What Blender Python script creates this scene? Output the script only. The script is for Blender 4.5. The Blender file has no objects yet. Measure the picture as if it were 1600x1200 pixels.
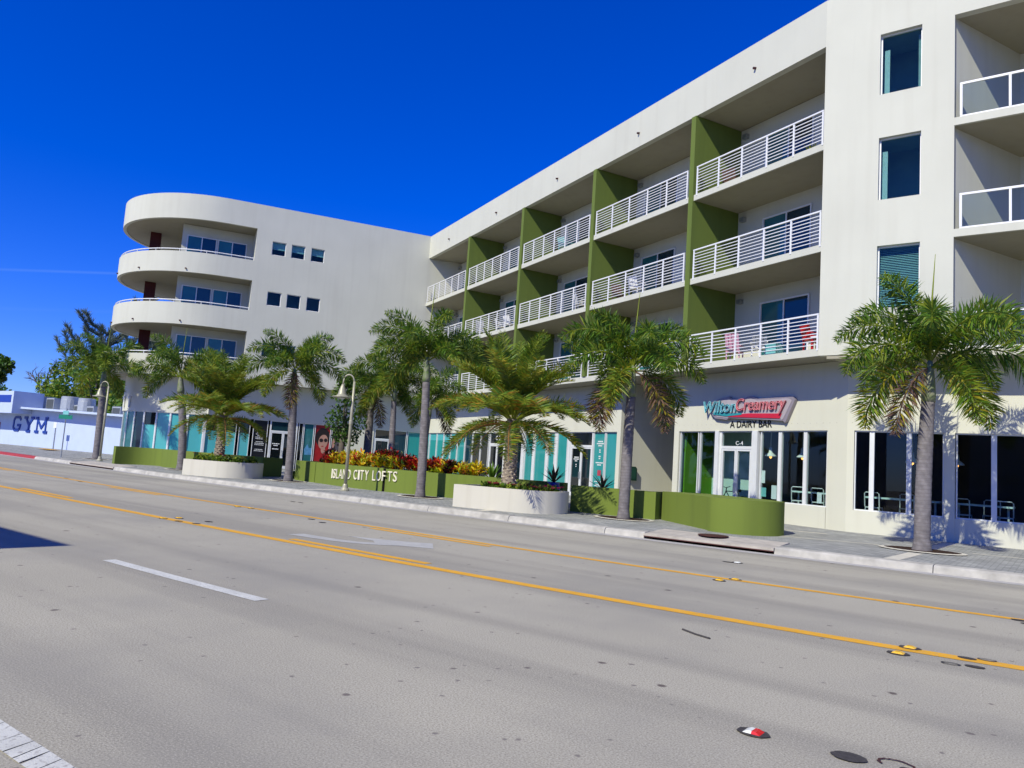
import bpy, bmesh, math, random
from mathutils import Vector, Matrix
from math import sin, cos, pi, radians as rad
random.seed(7)
SC = bpy.context.scene
COL = SC.collection

# ------------------------------------------------------------------ camera
cam_d = bpy.data.cameras.new('camera'); cam = bpy.data.objects.new('camera', cam_d); COL.objects.link(cam)
RX = Vector((0.80197, 0.59361, 0.06683)); RY = Vector((0.00835, -0.12301, 0.99237)); RZ = Vector((0.59730, -0.79529, -0.10361))
M = Matrix((RX, RY, RZ)).transposed().to_4x4(); M.translation = Vector((0, 0, 1.6))
cam.matrix_world = M
cam_d.sensor_width = 36; cam_d.lens = 1184 / 1600 * 36; cam_d.clip_start = .05; cam_d.clip_end = 3000
SC.camera = cam

# ------------------------------------------------------------------ light
EL = rad(42.5)
LDIR = Vector((0.03 * cos(EL), cos(EL), -sin(EL)))
sun_d = bpy.data.lights.new('sun', 'SUN'); sun = bpy.data.objects.new('sun', sun_d); COL.objects.link(sun)
sun_d.energy = 5.0; sun_d.angle = rad(.5); sun_d.color = (1, .96, .77)
sun.rotation_euler = LDIR.to_track_quat('-Z', 'Y').to_euler(); sun.location = (0, -20, 40)

W = bpy.data.worlds.new('World'); SC.world = W; W.use_nodes = True
nt = W.node_tree; nt.nodes.clear()
def N(t, ty, **k):
    n = t.nodes.new(ty)
    for a, b in k.items(): setattr(n, a, b)
    return n
wo = N(nt, 'ShaderNodeOutputWorld'); bg = N(nt, 'ShaderNodeBackground'); sky = N(nt, 'ShaderNodeTexSky')
sky.sky_type = 'NISHITA'; sky.sun_disc = False; sky.sun_elevation = EL; sky.sun_rotation = pi
sky.air_density = 1.0; sky.dust_density = .1; sky.ozone_density = 5.0; sky.altitude = 0
hs = N(nt, 'ShaderNodeHueSaturation'); hs.inputs['Saturation'].default_value = 1.42; hs.inputs['Value'].default_value = 1.0
hs.inputs['Hue'].default_value = .508
nt.links.new(sky.outputs[0], hs.inputs['Color'])
gr = N(nt, 'ShaderNodeMix', data_type='RGBA', blend_type='MULTIPLY'); gr.inputs['Factor'].default_value = 1     # the camera's vivid blue
nt.links.new(hs.outputs[0], gr.inputs['A']); gr.inputs['B'].default_value = (.58, .80, 1.78, 1)
# two faint contrails low in the sky: thin bands on tilted great circles, broken up by noise
tc = N(nt, 'ShaderNodeTexCoord')
def band(nrm, off, width, lo, amount, prev):
    d = N(nt, 'ShaderNodeVectorMath', operation='DOT_PRODUCT'); d.inputs[1].default_value = nrm
    nt.links.new(tc.outputs['Generated'], d.inputs[0])
    a = N(nt, 'ShaderNodeMath', operation='SUBTRACT'); nt.links.new(d.outputs['Value'], a.inputs[0]); a.inputs[1].default_value = off
    b = N(nt, 'ShaderNodeMath', operation='ABSOLUTE'); nt.links.new(a.outputs[0], b.inputs[0])
    m = N(nt, 'ShaderNodeMapRange'); m.inputs['From Min'].default_value = 0; m.inputs['From Max'].default_value = width
    m.inputs['To Min'].default_value = 1; m.inputs['To Max'].default_value = 0; nt.links.new(b.outputs[0], m.inputs['Value'])
    nz = N(nt, 'ShaderNodeTexNoise'); nz.inputs['Scale'].default_value = 9; nt.links.new(tc.outputs['Generated'], nz.inputs['Vector'])
    r = N(nt, 'ShaderNodeMapRange'); r.inputs['From Min'].default_value = lo; r.inputs['From Max'].default_value = .75
    r.inputs['To Max'].default_value = amount; nt.links.new(nz.outputs['Fac'], r.inputs['Value'])
    p = N(nt, 'ShaderNodeMath', operation='MULTIPLY'); nt.links.new(m.outputs[0], p.inputs[0]); nt.links.new(r.outputs[0], p.inputs[1])
    x = N(nt, 'ShaderNodeMix', data_type='RGBA'); nt.links.new(p.outputs[0], x.inputs['Factor']); nt.links.new(prev, x.inputs['A'])
    x.inputs['B'].default_value = (3.2, 5.2, 9.0, 1)
    return x.outputs['Result']
o = band((-.11134, .2027, -.97289), 0.0, .0022, .15, .20, gr.outputs['Result'])
o = band((-.07931, .1684, -.98252), 0.0, .003, .3, .07, o)
nt.links.new(o, bg.inputs['Color']); bg.inputs['Strength'].default_value = .10
nt.links.new(bg.outputs[0], wo.inputs['Surface'])
SC.view_settings.view_transform = 'Standard'; SC.view_settings.look = 'None'
SC.view_settings.exposure = 0.0; SC.view_settings.gamma = 1; SC.view_settings.use_curve_mapping = False
try:
    SC.cycles.max_bounces = 8; SC.cycles.diffuse_bounces = 3; SC.cycles.transparent_max_bounces = 12; SC.cycles.use_denoising = True
except Exception: pass

# ------------------------------------------------------------------ materials
def mat(name, c, rough=.7, spec=.4, metal=0, var=.12, scale=3.0, bump=0, bscale=60, detail=6, c2=None, trans=0, coat=0):
    m = bpy.data.materials.new(name); m.use_nodes = True; t = m.node_tree; b = t.nodes['Principled BSDF']
    b.inputs['Roughness'].default_value = rough; b.inputs['Specular IOR Level'].default_value = spec; b.inputs['Metallic'].default_value = metal
    co = N(t, 'ShaderNodeTexCoord'); nz = N(t, 'ShaderNodeTexNoise'); nz.inputs['Scale'].default_value = scale; nz.inputs['Detail'].default_value = detail
    t.links.new(co.outputs['Object'], nz.inputs['Vector'])
    mr = N(t, 'ShaderNodeMapRange'); mr.inputs['From Min'].default_value = .3; mr.inputs['From Max'].default_value = .7
    t.links.new(nz.outputs['Fac'], mr.inputs['Value'])
    mx = N(t, 'ShaderNodeMix', data_type='RGBA'); t.links.new(mr.outputs[0], mx.inputs['Factor'])
    c2 = c2 or tuple(x * (1 - var) for x in c)
    mx.inputs['A'].default_value = (*c, 1); mx.inputs['B'].default_value = (*c2, 1)
    t.links.new(mx.outputs['Result'], b.inputs['Base Color'])
    if coat: b.inputs['Coat Weight'].default_value = coat
    if bump:
        n2 = N(t, 'ShaderNodeTexNoise'); n2.inputs['Scale'].default_value = bscale; n2.inputs['Detail'].default_value = 4
        t.links.new(co.outputs['Object'], n2.inputs['Vector'])
        bp = N(t, 'ShaderNodeBump'); bp.inputs['Strength'].default_value = bump; bp.inputs['Distance'].default_value = .02
        t.links.new(n2.outputs['Fac'], bp.inputs['Height']); t.links.new(bp.outputs[0], b.inputs['Normal'])
    if trans:
        tr = N(t, 'ShaderNodeBsdfTranslucent'); t.links.new(mx.outputs['Result'], tr.inputs['Color'])
        ms = N(t, 'ShaderNodeMixShader'); ms.inputs[0].default_value = trans
        out = t.nodes['Material Output']
        t.links.new(b.outputs[0], ms.inputs[1]); t.links.new(tr.outputs[0], ms.inputs[2]); t.links.new(ms.outputs[0], out.inputs['Surface'])
    return m

def streaky(name, c, dark, amount=.35, rough=.8, bump=.12, bscale=45):
    """stucco with vertical rain streaks and blotches"""
    m = mat(name, c, rough, .25, 0, .06, .6, bump, bscale)
    t = m.node_tree; b = t.nodes['Principled BSDF']; co = [n for n in t.nodes if n.type == 'TEX_COORD'][0]
    src = b.inputs['Base Color'].links[0].from_socket
    mp = N(t, 'ShaderNodeMapping'); mp.inputs['Scale'].default_value = (2.2, 2.2, .12); t.links.new(co.outputs['Object'], mp.inputs['Vector'])
    nz = N(t, 'ShaderNodeTexNoise'); nz.inputs['Scale'].default_value = 1.3; nz.inputs['Detail'].default_value = 8; t.links.new(mp.outputs[0], nz.inputs['Vector'])
    mr = N(t, 'ShaderNodeMapRange'); mr.inputs['From Min'].default_value = .5; mr.inputs['From Max'].default_value = .8; mr.inputs['To Max'].default_value = amount
    t.links.new(nz.outputs['Fac'], mr.inputs['Value'])
    mx = N(t, 'ShaderNodeMix', data_type='RGBA'); t.links.new(mr.outputs[0], mx.inputs['Factor']); t.links.new(src, mx.inputs['A'])
    mx.inputs['B'].default_value = (*dark, 1); t.links.new(mx.outputs['Result'], b.inputs['Base Color'])
    return m

def glass(name, tint, rough=.0):
    m = bpy.data.materials.new(name); m.use_nodes = True; t = m.node_tree; t.nodes.clear()
    out = N(t, 'ShaderNodeOutputMaterial'); tr = N(t, 'ShaderNodeBsdfTransparent'); tr.inputs[0].default_value = (*tint, 1)
    gl = N(t, 'ShaderNodeBsdfGlossy'); gl.inputs['Roughness'].default_value = rough
    fr = N(t, 'ShaderNodeFresnel'); fr.inputs[0].default_value = 1.5
    ge = N(t, 'ShaderNodeNewGeometry'); iv = N(t, 'ShaderNodeMath', operation='SUBTRACT'); iv.inputs[0].default_value = 1; t.links.new(ge.outputs['Backfacing'], iv.inputs[1])
    fm = N(t, 'ShaderNodeMath', operation='MULTIPLY'); t.links.new(fr.outputs[0], fm.inputs[0]); t.links.new(iv.outputs[0], fm.inputs[1])   # reflect on the outer face only
    ms = N(t, 'ShaderNodeMixShader'); t.links.new(fm.outputs[0], ms.inputs[0]); t.links.new(tr.outputs[0], ms.inputs[1]); t.links.new(gl.outputs[0], ms.inputs[2])
    t.links.new(ms.outputs[0], out.inputs['Surface']); return m

def emit(name, c, s):
    m = bpy.data.materials.new(name); m.use_nodes = True; b = m.node_tree.nodes['Principled BSDF']
    b.inputs['Base Color'].default_value = (*c, 1); b.inputs['Emission Color'].default_value = (*c, 1); b.inputs['Emission Strength'].default_value = s
    return m

MT = dict(
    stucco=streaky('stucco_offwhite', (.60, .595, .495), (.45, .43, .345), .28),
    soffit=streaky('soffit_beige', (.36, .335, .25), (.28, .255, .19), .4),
    stucco2=streaky('stucco_lower_wall', (.63, .625, .525), (.48, .46, .375), .25),
    green=streaky('stucco_green', (.130, .178, .036), (.085, .115, .026), .45),
    greenwall=streaky('green_wall_paint', (.158, .212, .036), (.105, .14, .03), .55),
    planter=streaky('planter_cream', (.60, .575, .495), (.40, .365, .30), .4),
    white=mat('white_paint_metal', (.80, .80, .79), .35, .5, 0, .05),
    alu=mat('white_aluminium', (.74, .76, .77), .4, .5, .1, .08),
    red_col=mat('dark_red_column', (.075, .010, .009), .6, .3, 0, .15),
    teal=mat('teal_film_glass', (.03, .28, .275), .04, .6, 0, .1, .5),
    teal2=mat('pale_cyan_blind_glass', (.085, .43, .46), .05, .6, 0, .12, .7),
    darkglass=mat('dark_glass', (.006, .010, .013), .03, .7, 0, .3, 1),
    bluegl=mat('blue_dark_glass', (.012, .045, .065), .03, .7, 0, .3, 1),
    tint=glass('tinted_window_glass', (.74, .88, .88)),
    tintd=glass('storefront_glass', (.84, .91, .90)),
    railgl=glass('railing_glass', (.82, .87, .88)),
    black=mat('black_panel', (.008, .008, .009), .3, .5),
    roof=mat('roof_membrane', (.45, .44, .42), .9, .1),
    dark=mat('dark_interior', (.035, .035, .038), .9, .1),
    room=mat('room_wall', (.30, .40, .40), .9, .1),
    curtain=mat('white_curtain', (.75, .80, .78), .9, .1, 0, .1, 8),
    blind=mat('roller_blind', (.42, .55, .55), .8, .2),
    inner_green=mat('green_shop_wall', (.11, .28, .02), .8, .2),
    inner_pale=mat('pale_shop_wall', (.55, .70, .68), .8, .2),
    signbox=mat('mauve_metal_sign', (.34, .30, .34), .45, .5, .3, .1),
    cyan=mat('cyan_letters', (.02, .16, .25), .35, .5),
    cyan_tube=mat('cyan_neon_tube', (.35, .85, .95), .25, .5),
    pink=mat('pink_letters', (.42, .05, .08), .35, .5),
    pink_tube=mat('pink_neon_tube', (.92, .42, .46), .25, .5),
    signred=mat('sign_red_band', (.55, .02, .05), .4, .5),
    signteal=mat('sign_teal_band', (.03, .28, .33), .4, .5),
    blackletter=mat('black_letters', (.01, .01, .011), .4, .4),
    cream=mat('cream_letters', (.80, .74, .58), .5, .4),
    print_white=mat('white_print', (.78, .80, .80), .6, .3),
    gym=mat('gym_white_wall', (.50, .58, .74), .8, .2, 0, .07, 1.2, .15, 30),
    gymblue=mat('blue_letters', (.010, .045, .29), .5, .4),
    gymblue2=mat('blue_sign', (.015, .05, .36), .5, .4),
    lamp=mat('lamp_cream_paint', (.42, .40, .29), .45, .4, .2, .1),
    lampgl=mat('lamp_glass', (.7, .7, .65), .2, .5),
    steel=mat('galvanised_steel', (.42, .44, .45), .45, .5, .7, .15, 10),
    ac=mat('ac_unit_metal', (.46, .48, .48), .5, .4, .4, .15),
    acdark=mat('ac_grille', (.10, .11, .11), .6, .3, .3),
    street_green=mat('street_sign_green', (.01, .22, .14), .4, .5),
    kerb=mat('kerb_concrete', (.53, .51, .46), .85, .2, 0, .38, 3.5, .3, 60, 8),
    redpaint=mat('red_kerb_paint', (.40, .045, .05), .7, .3, 0, .25, 5),
    band=mat('pale_paver_band', (.62, .59, .50), .85, .2, 0, .2, 8, .2, 40),
    mulch=mat('dark_mulch', (.055, .033, .025), .95, .1, 0, .5, 30, .8, 60),
    soil=mat('planting_soil', (.06, .045, .032), .95, .1, 0, .5, 30, .8, 60),
    iron=mat('rusty_iron', (.11, .045, .04), .7, .4, .5, .3, 20, .2, 60),
    tar=mat('tar_patch', (.065, .060, .060), .75, .3, 0, .35, 25, .4, 80),
    void=mat('drain_void', (.012, .010, .010), .95, .1),
    refy=mat('yellow_reflector', (.85, .48, .01), .2, .6),
    refw=mat('white_reflector', (.80, .82, .78), .25, .6),
    refr=mat('red_reflector', (.70, .01, .015), .2, .6),
    trunk=mat('grey_palm_trunk', (.25, .23, .235), .85, .2, 0, .45, 7, .4, 50, 8),
    shaft=mat('green_crownshaft', (.12, .19, .045), .5, .4, 0, .45, 6, .1, 20, 6, (.26, .25, .20)),
    dtrunk=mat('date_palm_trunk', (.36, .30, .235), .9, .2, 0, .55, 9, .5, 40, 8),
    dtip=mat('date_palm_scar', (.55, .46, .36), .9, .2, 0, .4, 12),
    petiole=mat('orange_petiole', (.34, .17, .045), .7, .3, 0, .4, 9),
    bark=mat('tree_bark', (.16, .135, .115), .9, .2, 0, .4, 8, .5, 30),
    leafA=mat('leaf_green', (.125, .25, .02), .45, .4, 0, .35, 2.5, trans=.35),
    leafB=mat('leaf_dark', (.058, .138, .016), .45, .4, 0, .35, 2.5, trans=.3),
    leafC=mat('leaf_lime', (.31, .38, .03), .5, .4, 0, .35, 2.5, trans=.35),
    leafY=mat('leaf_yellowing', (.36, .30, .02), .5, .4, 0, .4, 3, trans=.25),
    leafO=mat('leaf_orange', (.46, .23, .02), .55, .3, 0, .4, 3, trans=.25),
    leafBr=mat('leaf_brown_dead', (.19, .115, .085), .8, .2, 0, .4, 4, trans=.15),
    leafBl=mat('leaf_bluegreen', (.13, .17, .12), .6, .3, 0, .35, 2, trans=.15),
    croY=mat('croton_yellow', (.80, .58, .015), .4, .5, 0, .3, 9, trans=.2),
    croG=mat('croton_lime', (.42, .54, .02), .4, .5, 0, .3, 9, trans=.2),
    croR=mat('croton_red', (.56, .022, .014), .4, .5, 0, .4, 9, trans=.15),
    croD=mat('croton_maroon', (.10, .012, .012), .4, .5, 0, .4, 9, trans=.1),
    croO=mat('croton_orange', (.70, .21, .012), .4, .5, 0, .3, 9, trans=.2),
    petal=mat('magenta_petal', (.62, .025, .17), .5, .3, 0, .3, 20, trans=.2),
    petalr=mat('red_petal', (.50, .015, .03), .5, .3, 0, .3, 20, trans=.2),
    bluepot=mat('cobalt_pot', (.01, .03, .36), .15, .7, 0, .2),
    spiky=mat('bromeliad_leaf', (.13, .05, .035), .4, .5, 0, .5, 6, c2=(.07, .10, .02)),
    bikeblack=mat('black_bike', (.012, .012, .014), .4, .5),
    pinkch=mat('pink_chair', (.62, .30, .42), .5, .4),
    redch=mat('red_chair', (.55, .01, .012), .4, .5),
    tealbox=mat('teal_box', (.20, .52, .52), .4, .5),
    wicker=mat('brown_wicker', (.12, .06, .045), .8, .3),
    bulb=emit('warm_bulb', (1, .42, .10), 3.0),
    posterred=mat('poster_red', (.36, .012, .014), .3, .5, 0, .35, 2.5),
    posterdark=mat('poster_hair', (.02, .014, .013), .3, .5),
    skin=mat('poster_skin', (.46, .25, .19), .3, .5, 0, .2, 4),
    posterblue=mat('poster_blue_print', (.10, .30, .55), .3, .5, 0, .4, 6),
    tile=mat('terracotta_tile', (.38, .10, .06), .8, .2, 0, .3, 3),
    tanwall=mat('tan_wall', (.42, .34, .20), .85, .2, 0, .3, 2),
    greybuild=mat('grey_building', (.45, .44, .42), .85, .2, 0, .1),
    box_green=mat('green_box', (.012, .05, .032), .4, .5),
)

def mat_lines():
    """road, pavers: structured procedural grounds"""
    # asphalt
    m = mat('old_asphalt', (.43, .405, .325), .9, .2, 0, .12, .35, .2, 150, 10); t = m.node_tree; b = t.nodes['Principled BSDF']
    co = [n for n in t.nodes if n.type == 'TEX_COORD'][0]; cur_ = b.inputs['Base Color'].links[0].from_socket
    def mixin(fac, col, prev):
        mx = N(t, 'ShaderNodeMix', data_type='RGBA'); t.links.new(fac, mx.inputs['Factor']); t.links.new(prev, mx.inputs['A']); mx.inputs['B'].default_value = (*col, 1)
        return mx.outputs['Result']
    def rng(sock, a, b_, c, d):
        r = N(t, 'ShaderNodeMapRange'); t.links.new(sock, r.inputs['Value'])
        for k, v in zip(('From Min', 'From Max', 'To Min', 'To Max'), (a, b_, c, d)): r.inputs[k].default_value = v
        return r.outputs[0]
    # wheel-track darkening, long stretched noise along the street
    mp = N(t, 'ShaderNodeMapping'); mp.inputs['Scale'].default_value = (.035, .75, 1); t.links.new(co.outputs['Object'], mp.inputs['Vector'])
    nz = N(t, 'ShaderNodeTexNoise'); nz.inputs['Scale'].default_value = 1.0; nz.inputs['Detail'].default_value = 5; t.links.new(mp.outputs[0], nz.inputs['Vector'])
    cur_ = mixin(rng(nz.outputs['Fac'], .46, .62, 0, .75), (.262, .248, .208), cur_)
    # aggregate speckle
    n2 = N(t, 'ShaderNodeTexNoise'); n2.inputs['Scale'].default_value = 78; n2.inputs['Detail'].default_value = 8; n2.inputs['Roughness'].default_value = .75; t.links.new(co.outputs['Object'], n2.inputs['Vector'])
    cur_ = mixin(rng(n2.outputs['Fac'], .50, .60, 0, .8), (.19, .175, .15), cur_)
    cur_ = mixin(rng(n2.outputs['Fac'], .47, .38, 0, .6), (.64, .60, .51), cur_)
    n3 = N(t, 'ShaderNodeTexNoise'); n3.inputs['Scale'].default_value = .28; n3.inputs['Detail'].default_value = 7; n3.inputs['Roughness'].default_value = .62; t.links.new(co.outputs['Object'], n3.inputs['Vector'])
    cur_ = mixin(rng(n3.outputs['Fac'], .46, .66, 0, .5), (.255, .245, .22), cur_)
    # oil drips and gum: sparse dark spots of two sizes
    for sc, th, dens, col in ((1.35, .062, .28, (.075, .055, .055)), (2.4, .085, .45, (.13, .11, .105)), (.75, .05, .3, (.07, .055, .055)), (5.0, .12, .6, (.17, .15, .14))):
        v = N(t, 'ShaderNodeTexVoronoi'); v.inputs['Scale'].default_value = sc; v.inputs['Randomness'].default_value = 1
        wob = N(t, 'ShaderNodeTexNoise'); wob.inputs['Scale'].default_value = 14; t.links.new(co.outputs['Object'], wob.inputs['Vector'])
        va = N(t, 'ShaderNodeVectorMath', operation='MULTIPLY_ADD'); va.inputs[1].default_value = (.05, .05, 0); t.links.new(wob.outputs['Color'], va.inputs[0]); t.links.new(co.outputs['Object'], va.inputs[2])
        t.links.new(va.outputs[0], v.inputs['Vector'])
        sp = N(t, 'ShaderNodeSeparateColor'); t.links.new(v.outputs['Color'], sp.inputs[0])
        f = N(t, 'ShaderNodeMath', operation='MULTIPLY')
        t.links.new(rng(v.outputs['Distance'], th, th * .55, 0, .85), f.inputs[0]); t.links.new(rng(sp.outputs[0], dens, dens + .02, 0, 1), f.inputs[1])
        cur_ = mixin(f.outputs[0], col, cur_)
    t.links.new(cur_, b.inputs['Base Color']); MT['asphalt'] = m
    # pavers
    m = mat('grey_pavers', (.38, .385, .365), .9, .2, 0, .25, 1.1, .25, 60, 8); t = m.node_tree; b = t.nodes['Principled BSDF']
    co = [n for n in t.nodes if n.type == 'TEX_COORD'][0]; prev = b.inputs['Base Color'].links[0].from_socket
    br = N(t, 'ShaderNodeTexBrick'); br.inputs['Scale'].default_value = 1; br.inputs['Brick Width'].default_value = .22; br.inputs['Row Height'].default_value = .11
    br.inputs['Mortar Size'].default_value = .008; br.inputs['Color1'].default_value = (1.1, 1.1, 1.1, 1); br.inputs['Color2'].default_value = (.72, .73, .75, 1); br.inputs['Mortar'].default_value = (.45, .45, .45, 1)
    t.links.new(co.outputs['Object'], br.inputs['Vector'])
    mx = N(t, 'ShaderNodeMix', data_type='RGBA', blend_type='MULTIPLY'); mx.inputs['Factor'].default_value = 1
    t.links.new(prev, mx.inputs['A']); t.links.new(br.outputs['Color'], mx.inputs['B']); t.links.new(mx.outputs['Result'], b.inputs['Base Color']); MT['paver'] = m
    # worn paints
    for nm, c, wear in (('yellow_line', (.78, .40, .025), .30), ('white_line', (.64, .645, .60), .45), ('faded_white', (.48, .48, .45), .6)):
        m = mat(nm, c, .75, .3, 0, .18, 4, .2, 120); t = m.node_tree; b = t.nodes['Principled BSDF']
        co = [n for n in t.nodes if n.type == 'TEX_COORD'][0]; prev = b.inputs['Base Color'].links[0].from_socket
        nz = N(t, 'ShaderNodeTexNoise'); nz.inputs['Scale'].default_value = 38; nz.inputs['Detail'].default_value = 8; t.links.new(co.outputs['Object'], nz.inputs['Vector'])
        r = N(t, 'ShaderNodeMapRange'); r.inputs['From Min'].default_value = .55; r.inputs['From Max'].default_value = .66; r.inputs['To Max'].default_value = wear * 1.6
        t.links.new(nz.outputs['Fac'], r.inputs['Value'])
        mx = N(t, 'ShaderNodeMix', data_type='RGBA'); t.links.new(r.outputs[0], mx.inputs['Factor']); t.links.new(prev, mx.inputs['A']); mx.inputs['B'].default_value = (.33, .315, .295, 1)
        t.links.new(mx.outputs['Result'], b.inputs['Base Color']); MT[nm] = m
    # trunk rings
    m = MT['trunk']; t = m.node_tree; b = t.nodes['Principled BSDF']; co = [n for n in t.nodes if n.type == 'TEX_COORD'][0]; prev = b.inputs['Base Color'].links[0].from_socket
    wv = N(t, 'ShaderNodeTexWave', wave_type='BANDS', bands_direction='Z'); wv.inputs['Scale'].default_value = 3.6; wv.inputs['Distortion'].default_value = 1.6; wv.inputs['Detail'].default_value = 3
    t.links.new(co.outputs['Object'], wv.inputs['Vector'])
    r = N(t, 'ShaderNodeMapRange'); r.inputs['From Min'].default_value = .75; r.inputs['From Max'].default_value = 1; r.inputs['To Max'].default_value = .5; t.links.new(wv.outputs['Fac'], r.inputs['Value'])
    mx = N(t, 'ShaderNodeMix', data_type='RGBA'); t.links.new(r.outputs[0], mx.inputs['Factor']); t.links.new(prev, mx.inputs['A']); mx.inputs['B'].default_value = (.14, .12, .12, 1)
    t.links.new(mx.outputs['Result'], b.inputs['Base Color'])
mat_lines()

# ------------------------------------------------------------------ mesh helpers
def wloc(o):
    v = Vector((0, 0, 0))
    while o: v += o.location; o = o.parent
    return v

class Fr:
    """wall frame: u along the wall, d inward, z up"""
    def __init__(s, o, u, i): s.o = Vector(o); s.u = Vector(u).normalized(); s.i = Vector(i).normalized()
    def p(s, u, d, z): return s.o + s.u * u + s.i * d + Vector((0, 0, z))

class MB:
    def __init__(s): s.v = []; s.f = []; s.m = []
    def add(s, vs, fs, mi=0):
        n = len(s.v); s.v += [Vector(x) for x in vs]; s.f += [tuple(n + i for i in f) for f in fs]; s.m += [mi] * len(fs); return s
    def hexa(s, p, mi=0):   # 4 bottom + 4 top points
        return s.add(p, [(0, 3, 2, 1), (4, 5, 6, 7), (0, 1, 5, 4), (1, 2, 6, 5), (2, 3, 7, 6), (3, 0, 4, 7)], mi)
    def box(s, F, u0, u1, d0, d1, z0, z1, mi=0):
        return s.hexa([F.p(u0, d0, z0), F.p(u1, d0, z0), F.p(u1, d1, z0), F.p(u0, d1, z0), F.p(u0, d0, z1), F.p(u1, d0, z1), F.p(u1, d1, z1), F.p(u0, d1, z1)], mi)
    def wbox(s, x0, x1, y0, y1, z0, z1, mi=0): return s.box(WF, x0, x1, y0, y1, z0, z1, mi)
    def prism(s, poly, z0, z1, mi=0):
        n = len(poly); g = lambda z, i: z(poly[i]) if callable(z) else z
        vs = [(p[0], p[1], g(z0, i)) for i, p in enumerate(poly)] + [(p[0], p[1], g(z1, i)) for i, p in enumerate(poly)]
        return s.add(vs, [tuple(range(n - 1, -1, -1)), tuple(range(n, 2 * n))] + [(i, (i + 1) % n, n + (i + 1) % n, n + i) for i in range(n)], mi)
    def fprism(s, F, poly, d0, d1, mi=0):      # polygon in (u,z), extruded along d
        n = len(poly)
        vs = [F.p(u, d0, z) for u, z in poly] + [F.p(u, d1, z) for u, z in poly]
        return s.add(vs, [tuple(range(n)), tuple(range(2 * n - 1, n - 1, -1))] + [(i, n + i, n + (i + 1) % n, (i + 1) % n) for i in range(n)], mi)
    def tube(s, pts, r, n=6, mi=0, cap=True):
        pts = [Vector(p) for p in pts]; rs = r if isinstance(r, (list, tuple)) else [r] * len(pts); b = len(s.v)
        for i, p in enumerate(pts):
            t = (pts[min(i + 1, len(pts) - 1)] - pts[max(i - 1, 0)]).normalized()
            a = t.cross(Vector((0, 0, 1)) if abs(t.z) < .9 else Vector((1, 0, 0))).normalized(); c = t.cross(a)
            for k in range(n): s.v.append(p + (a * cos(2 * pi * k / n) + c * sin(2 * pi * k / n)) * rs[i])
        for i in range(len(pts) - 1):
            for k in range(n): s.f.append((b + i * n + k, b + i * n + (k + 1) % n, b + (i + 1) * n + (k + 1) % n, b + (i + 1) * n + k)); s.m.append(mi)
        if cap:
            s.f.append(tuple(b + k for k in range(n - 1, -1, -1))); s.m.append(mi)
            e = b + (len(pts) - 1) * n; s.f.append(tuple(e + k for k in range(n))); s.m.append(mi)
        return s
    def lathe(s, prof, c=(0, 0, 0), n=14, mi=0):
        c = Vector(c); b = len(s.v)
        for r, z in prof:
            for k in range(n): s.v.append(c + Vector((r * cos(2 * pi * k / n), r * sin(2 * pi * k / n), z)))
        for i in range(len(prof) - 1):
            for k in range(n): s.f.append((b + i * n + k, b + i * n + (k + 1) % n, b + (i + 1) * n + (k + 1) % n, b + (i + 1) * n + k)); s.m.append(mi)
        s.f.append(tuple(b + k for k in range(n - 1, -1, -1))); s.m.append(mi)
        e = b + (len(prof) - 1) * n; s.f.append(tuple(e + k for k in range(n))); s.m.append(mi)
        return s
    def mesh(s, name, mats, off=Vector((0, 0, 0)), smooth=False, fix=True):
        me = bpy.data.meshes.new(name); me.from_pydata([tuple(v - off) for v in s.v], [], s.f)
        mats = mats if isinstance(mats, (list, tuple)) else [mats]
        for m in mats: me.materials.append(MT[m] if isinstance(m, str) else m)
        if len(mats) > 1: me.polygons.foreach_set('material_index', s.m)
        if smooth: me.polygons.foreach_set('use_smooth', [True] * len(s.f))
        if fix:
            bm = bmesh.new(); bm.from_mesh(me); bmesh.ops.recalc_face_normals(bm, faces=bm.faces); bm.to_mesh(me); bm.free()
        me.update(); return me
    def part(s, name, mats, parent=None, smooth=False, fix=True, label=None, auto=False):
        me = s.mesh(name, mats, wloc(parent) if parent else Vector((0, 0, 0)), smooth, fix)
        if auto:
            try: me.set_sharp_from_angle(angle=rad(35)); me.polygons.foreach_set('use_smooth', [True] * len(me.polygons))
            except Exception: pass
        o = bpy.data.objects.new(name, me); COL.objects.link(o)
        if parent: o.parent = parent
        if label: o['label'] = label
        return o
WF = Fr((0, 0, 0), (1, 0, 0), (0, 1, 0))

def thing(name, label, cat, loc=(0, 0, 0), rz=0, group=None):
    o = bpy.data.objects.new(name, None); o.empty_display_size = .3; COL.objects.link(o)
    o.location = loc; o.rotation_euler = (0, 0, rz); o['label'] = label; o['category'] = cat
    if group: o['group'] = group
    return o
def link_part(name, me, parent, loc=(0, 0, 0), rot=(0, 0, 0), sc=(1, 1, 1), label=None):
    o = bpy.data.objects.new(name, me); COL.objects.link(o); o.parent = parent; o.location = loc; o.rotation_euler = rot; o.scale = sc
    if label: o['label'] = label
    return o
def structure(o, kind='structure'): o['kind'] = kind; return o

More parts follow.
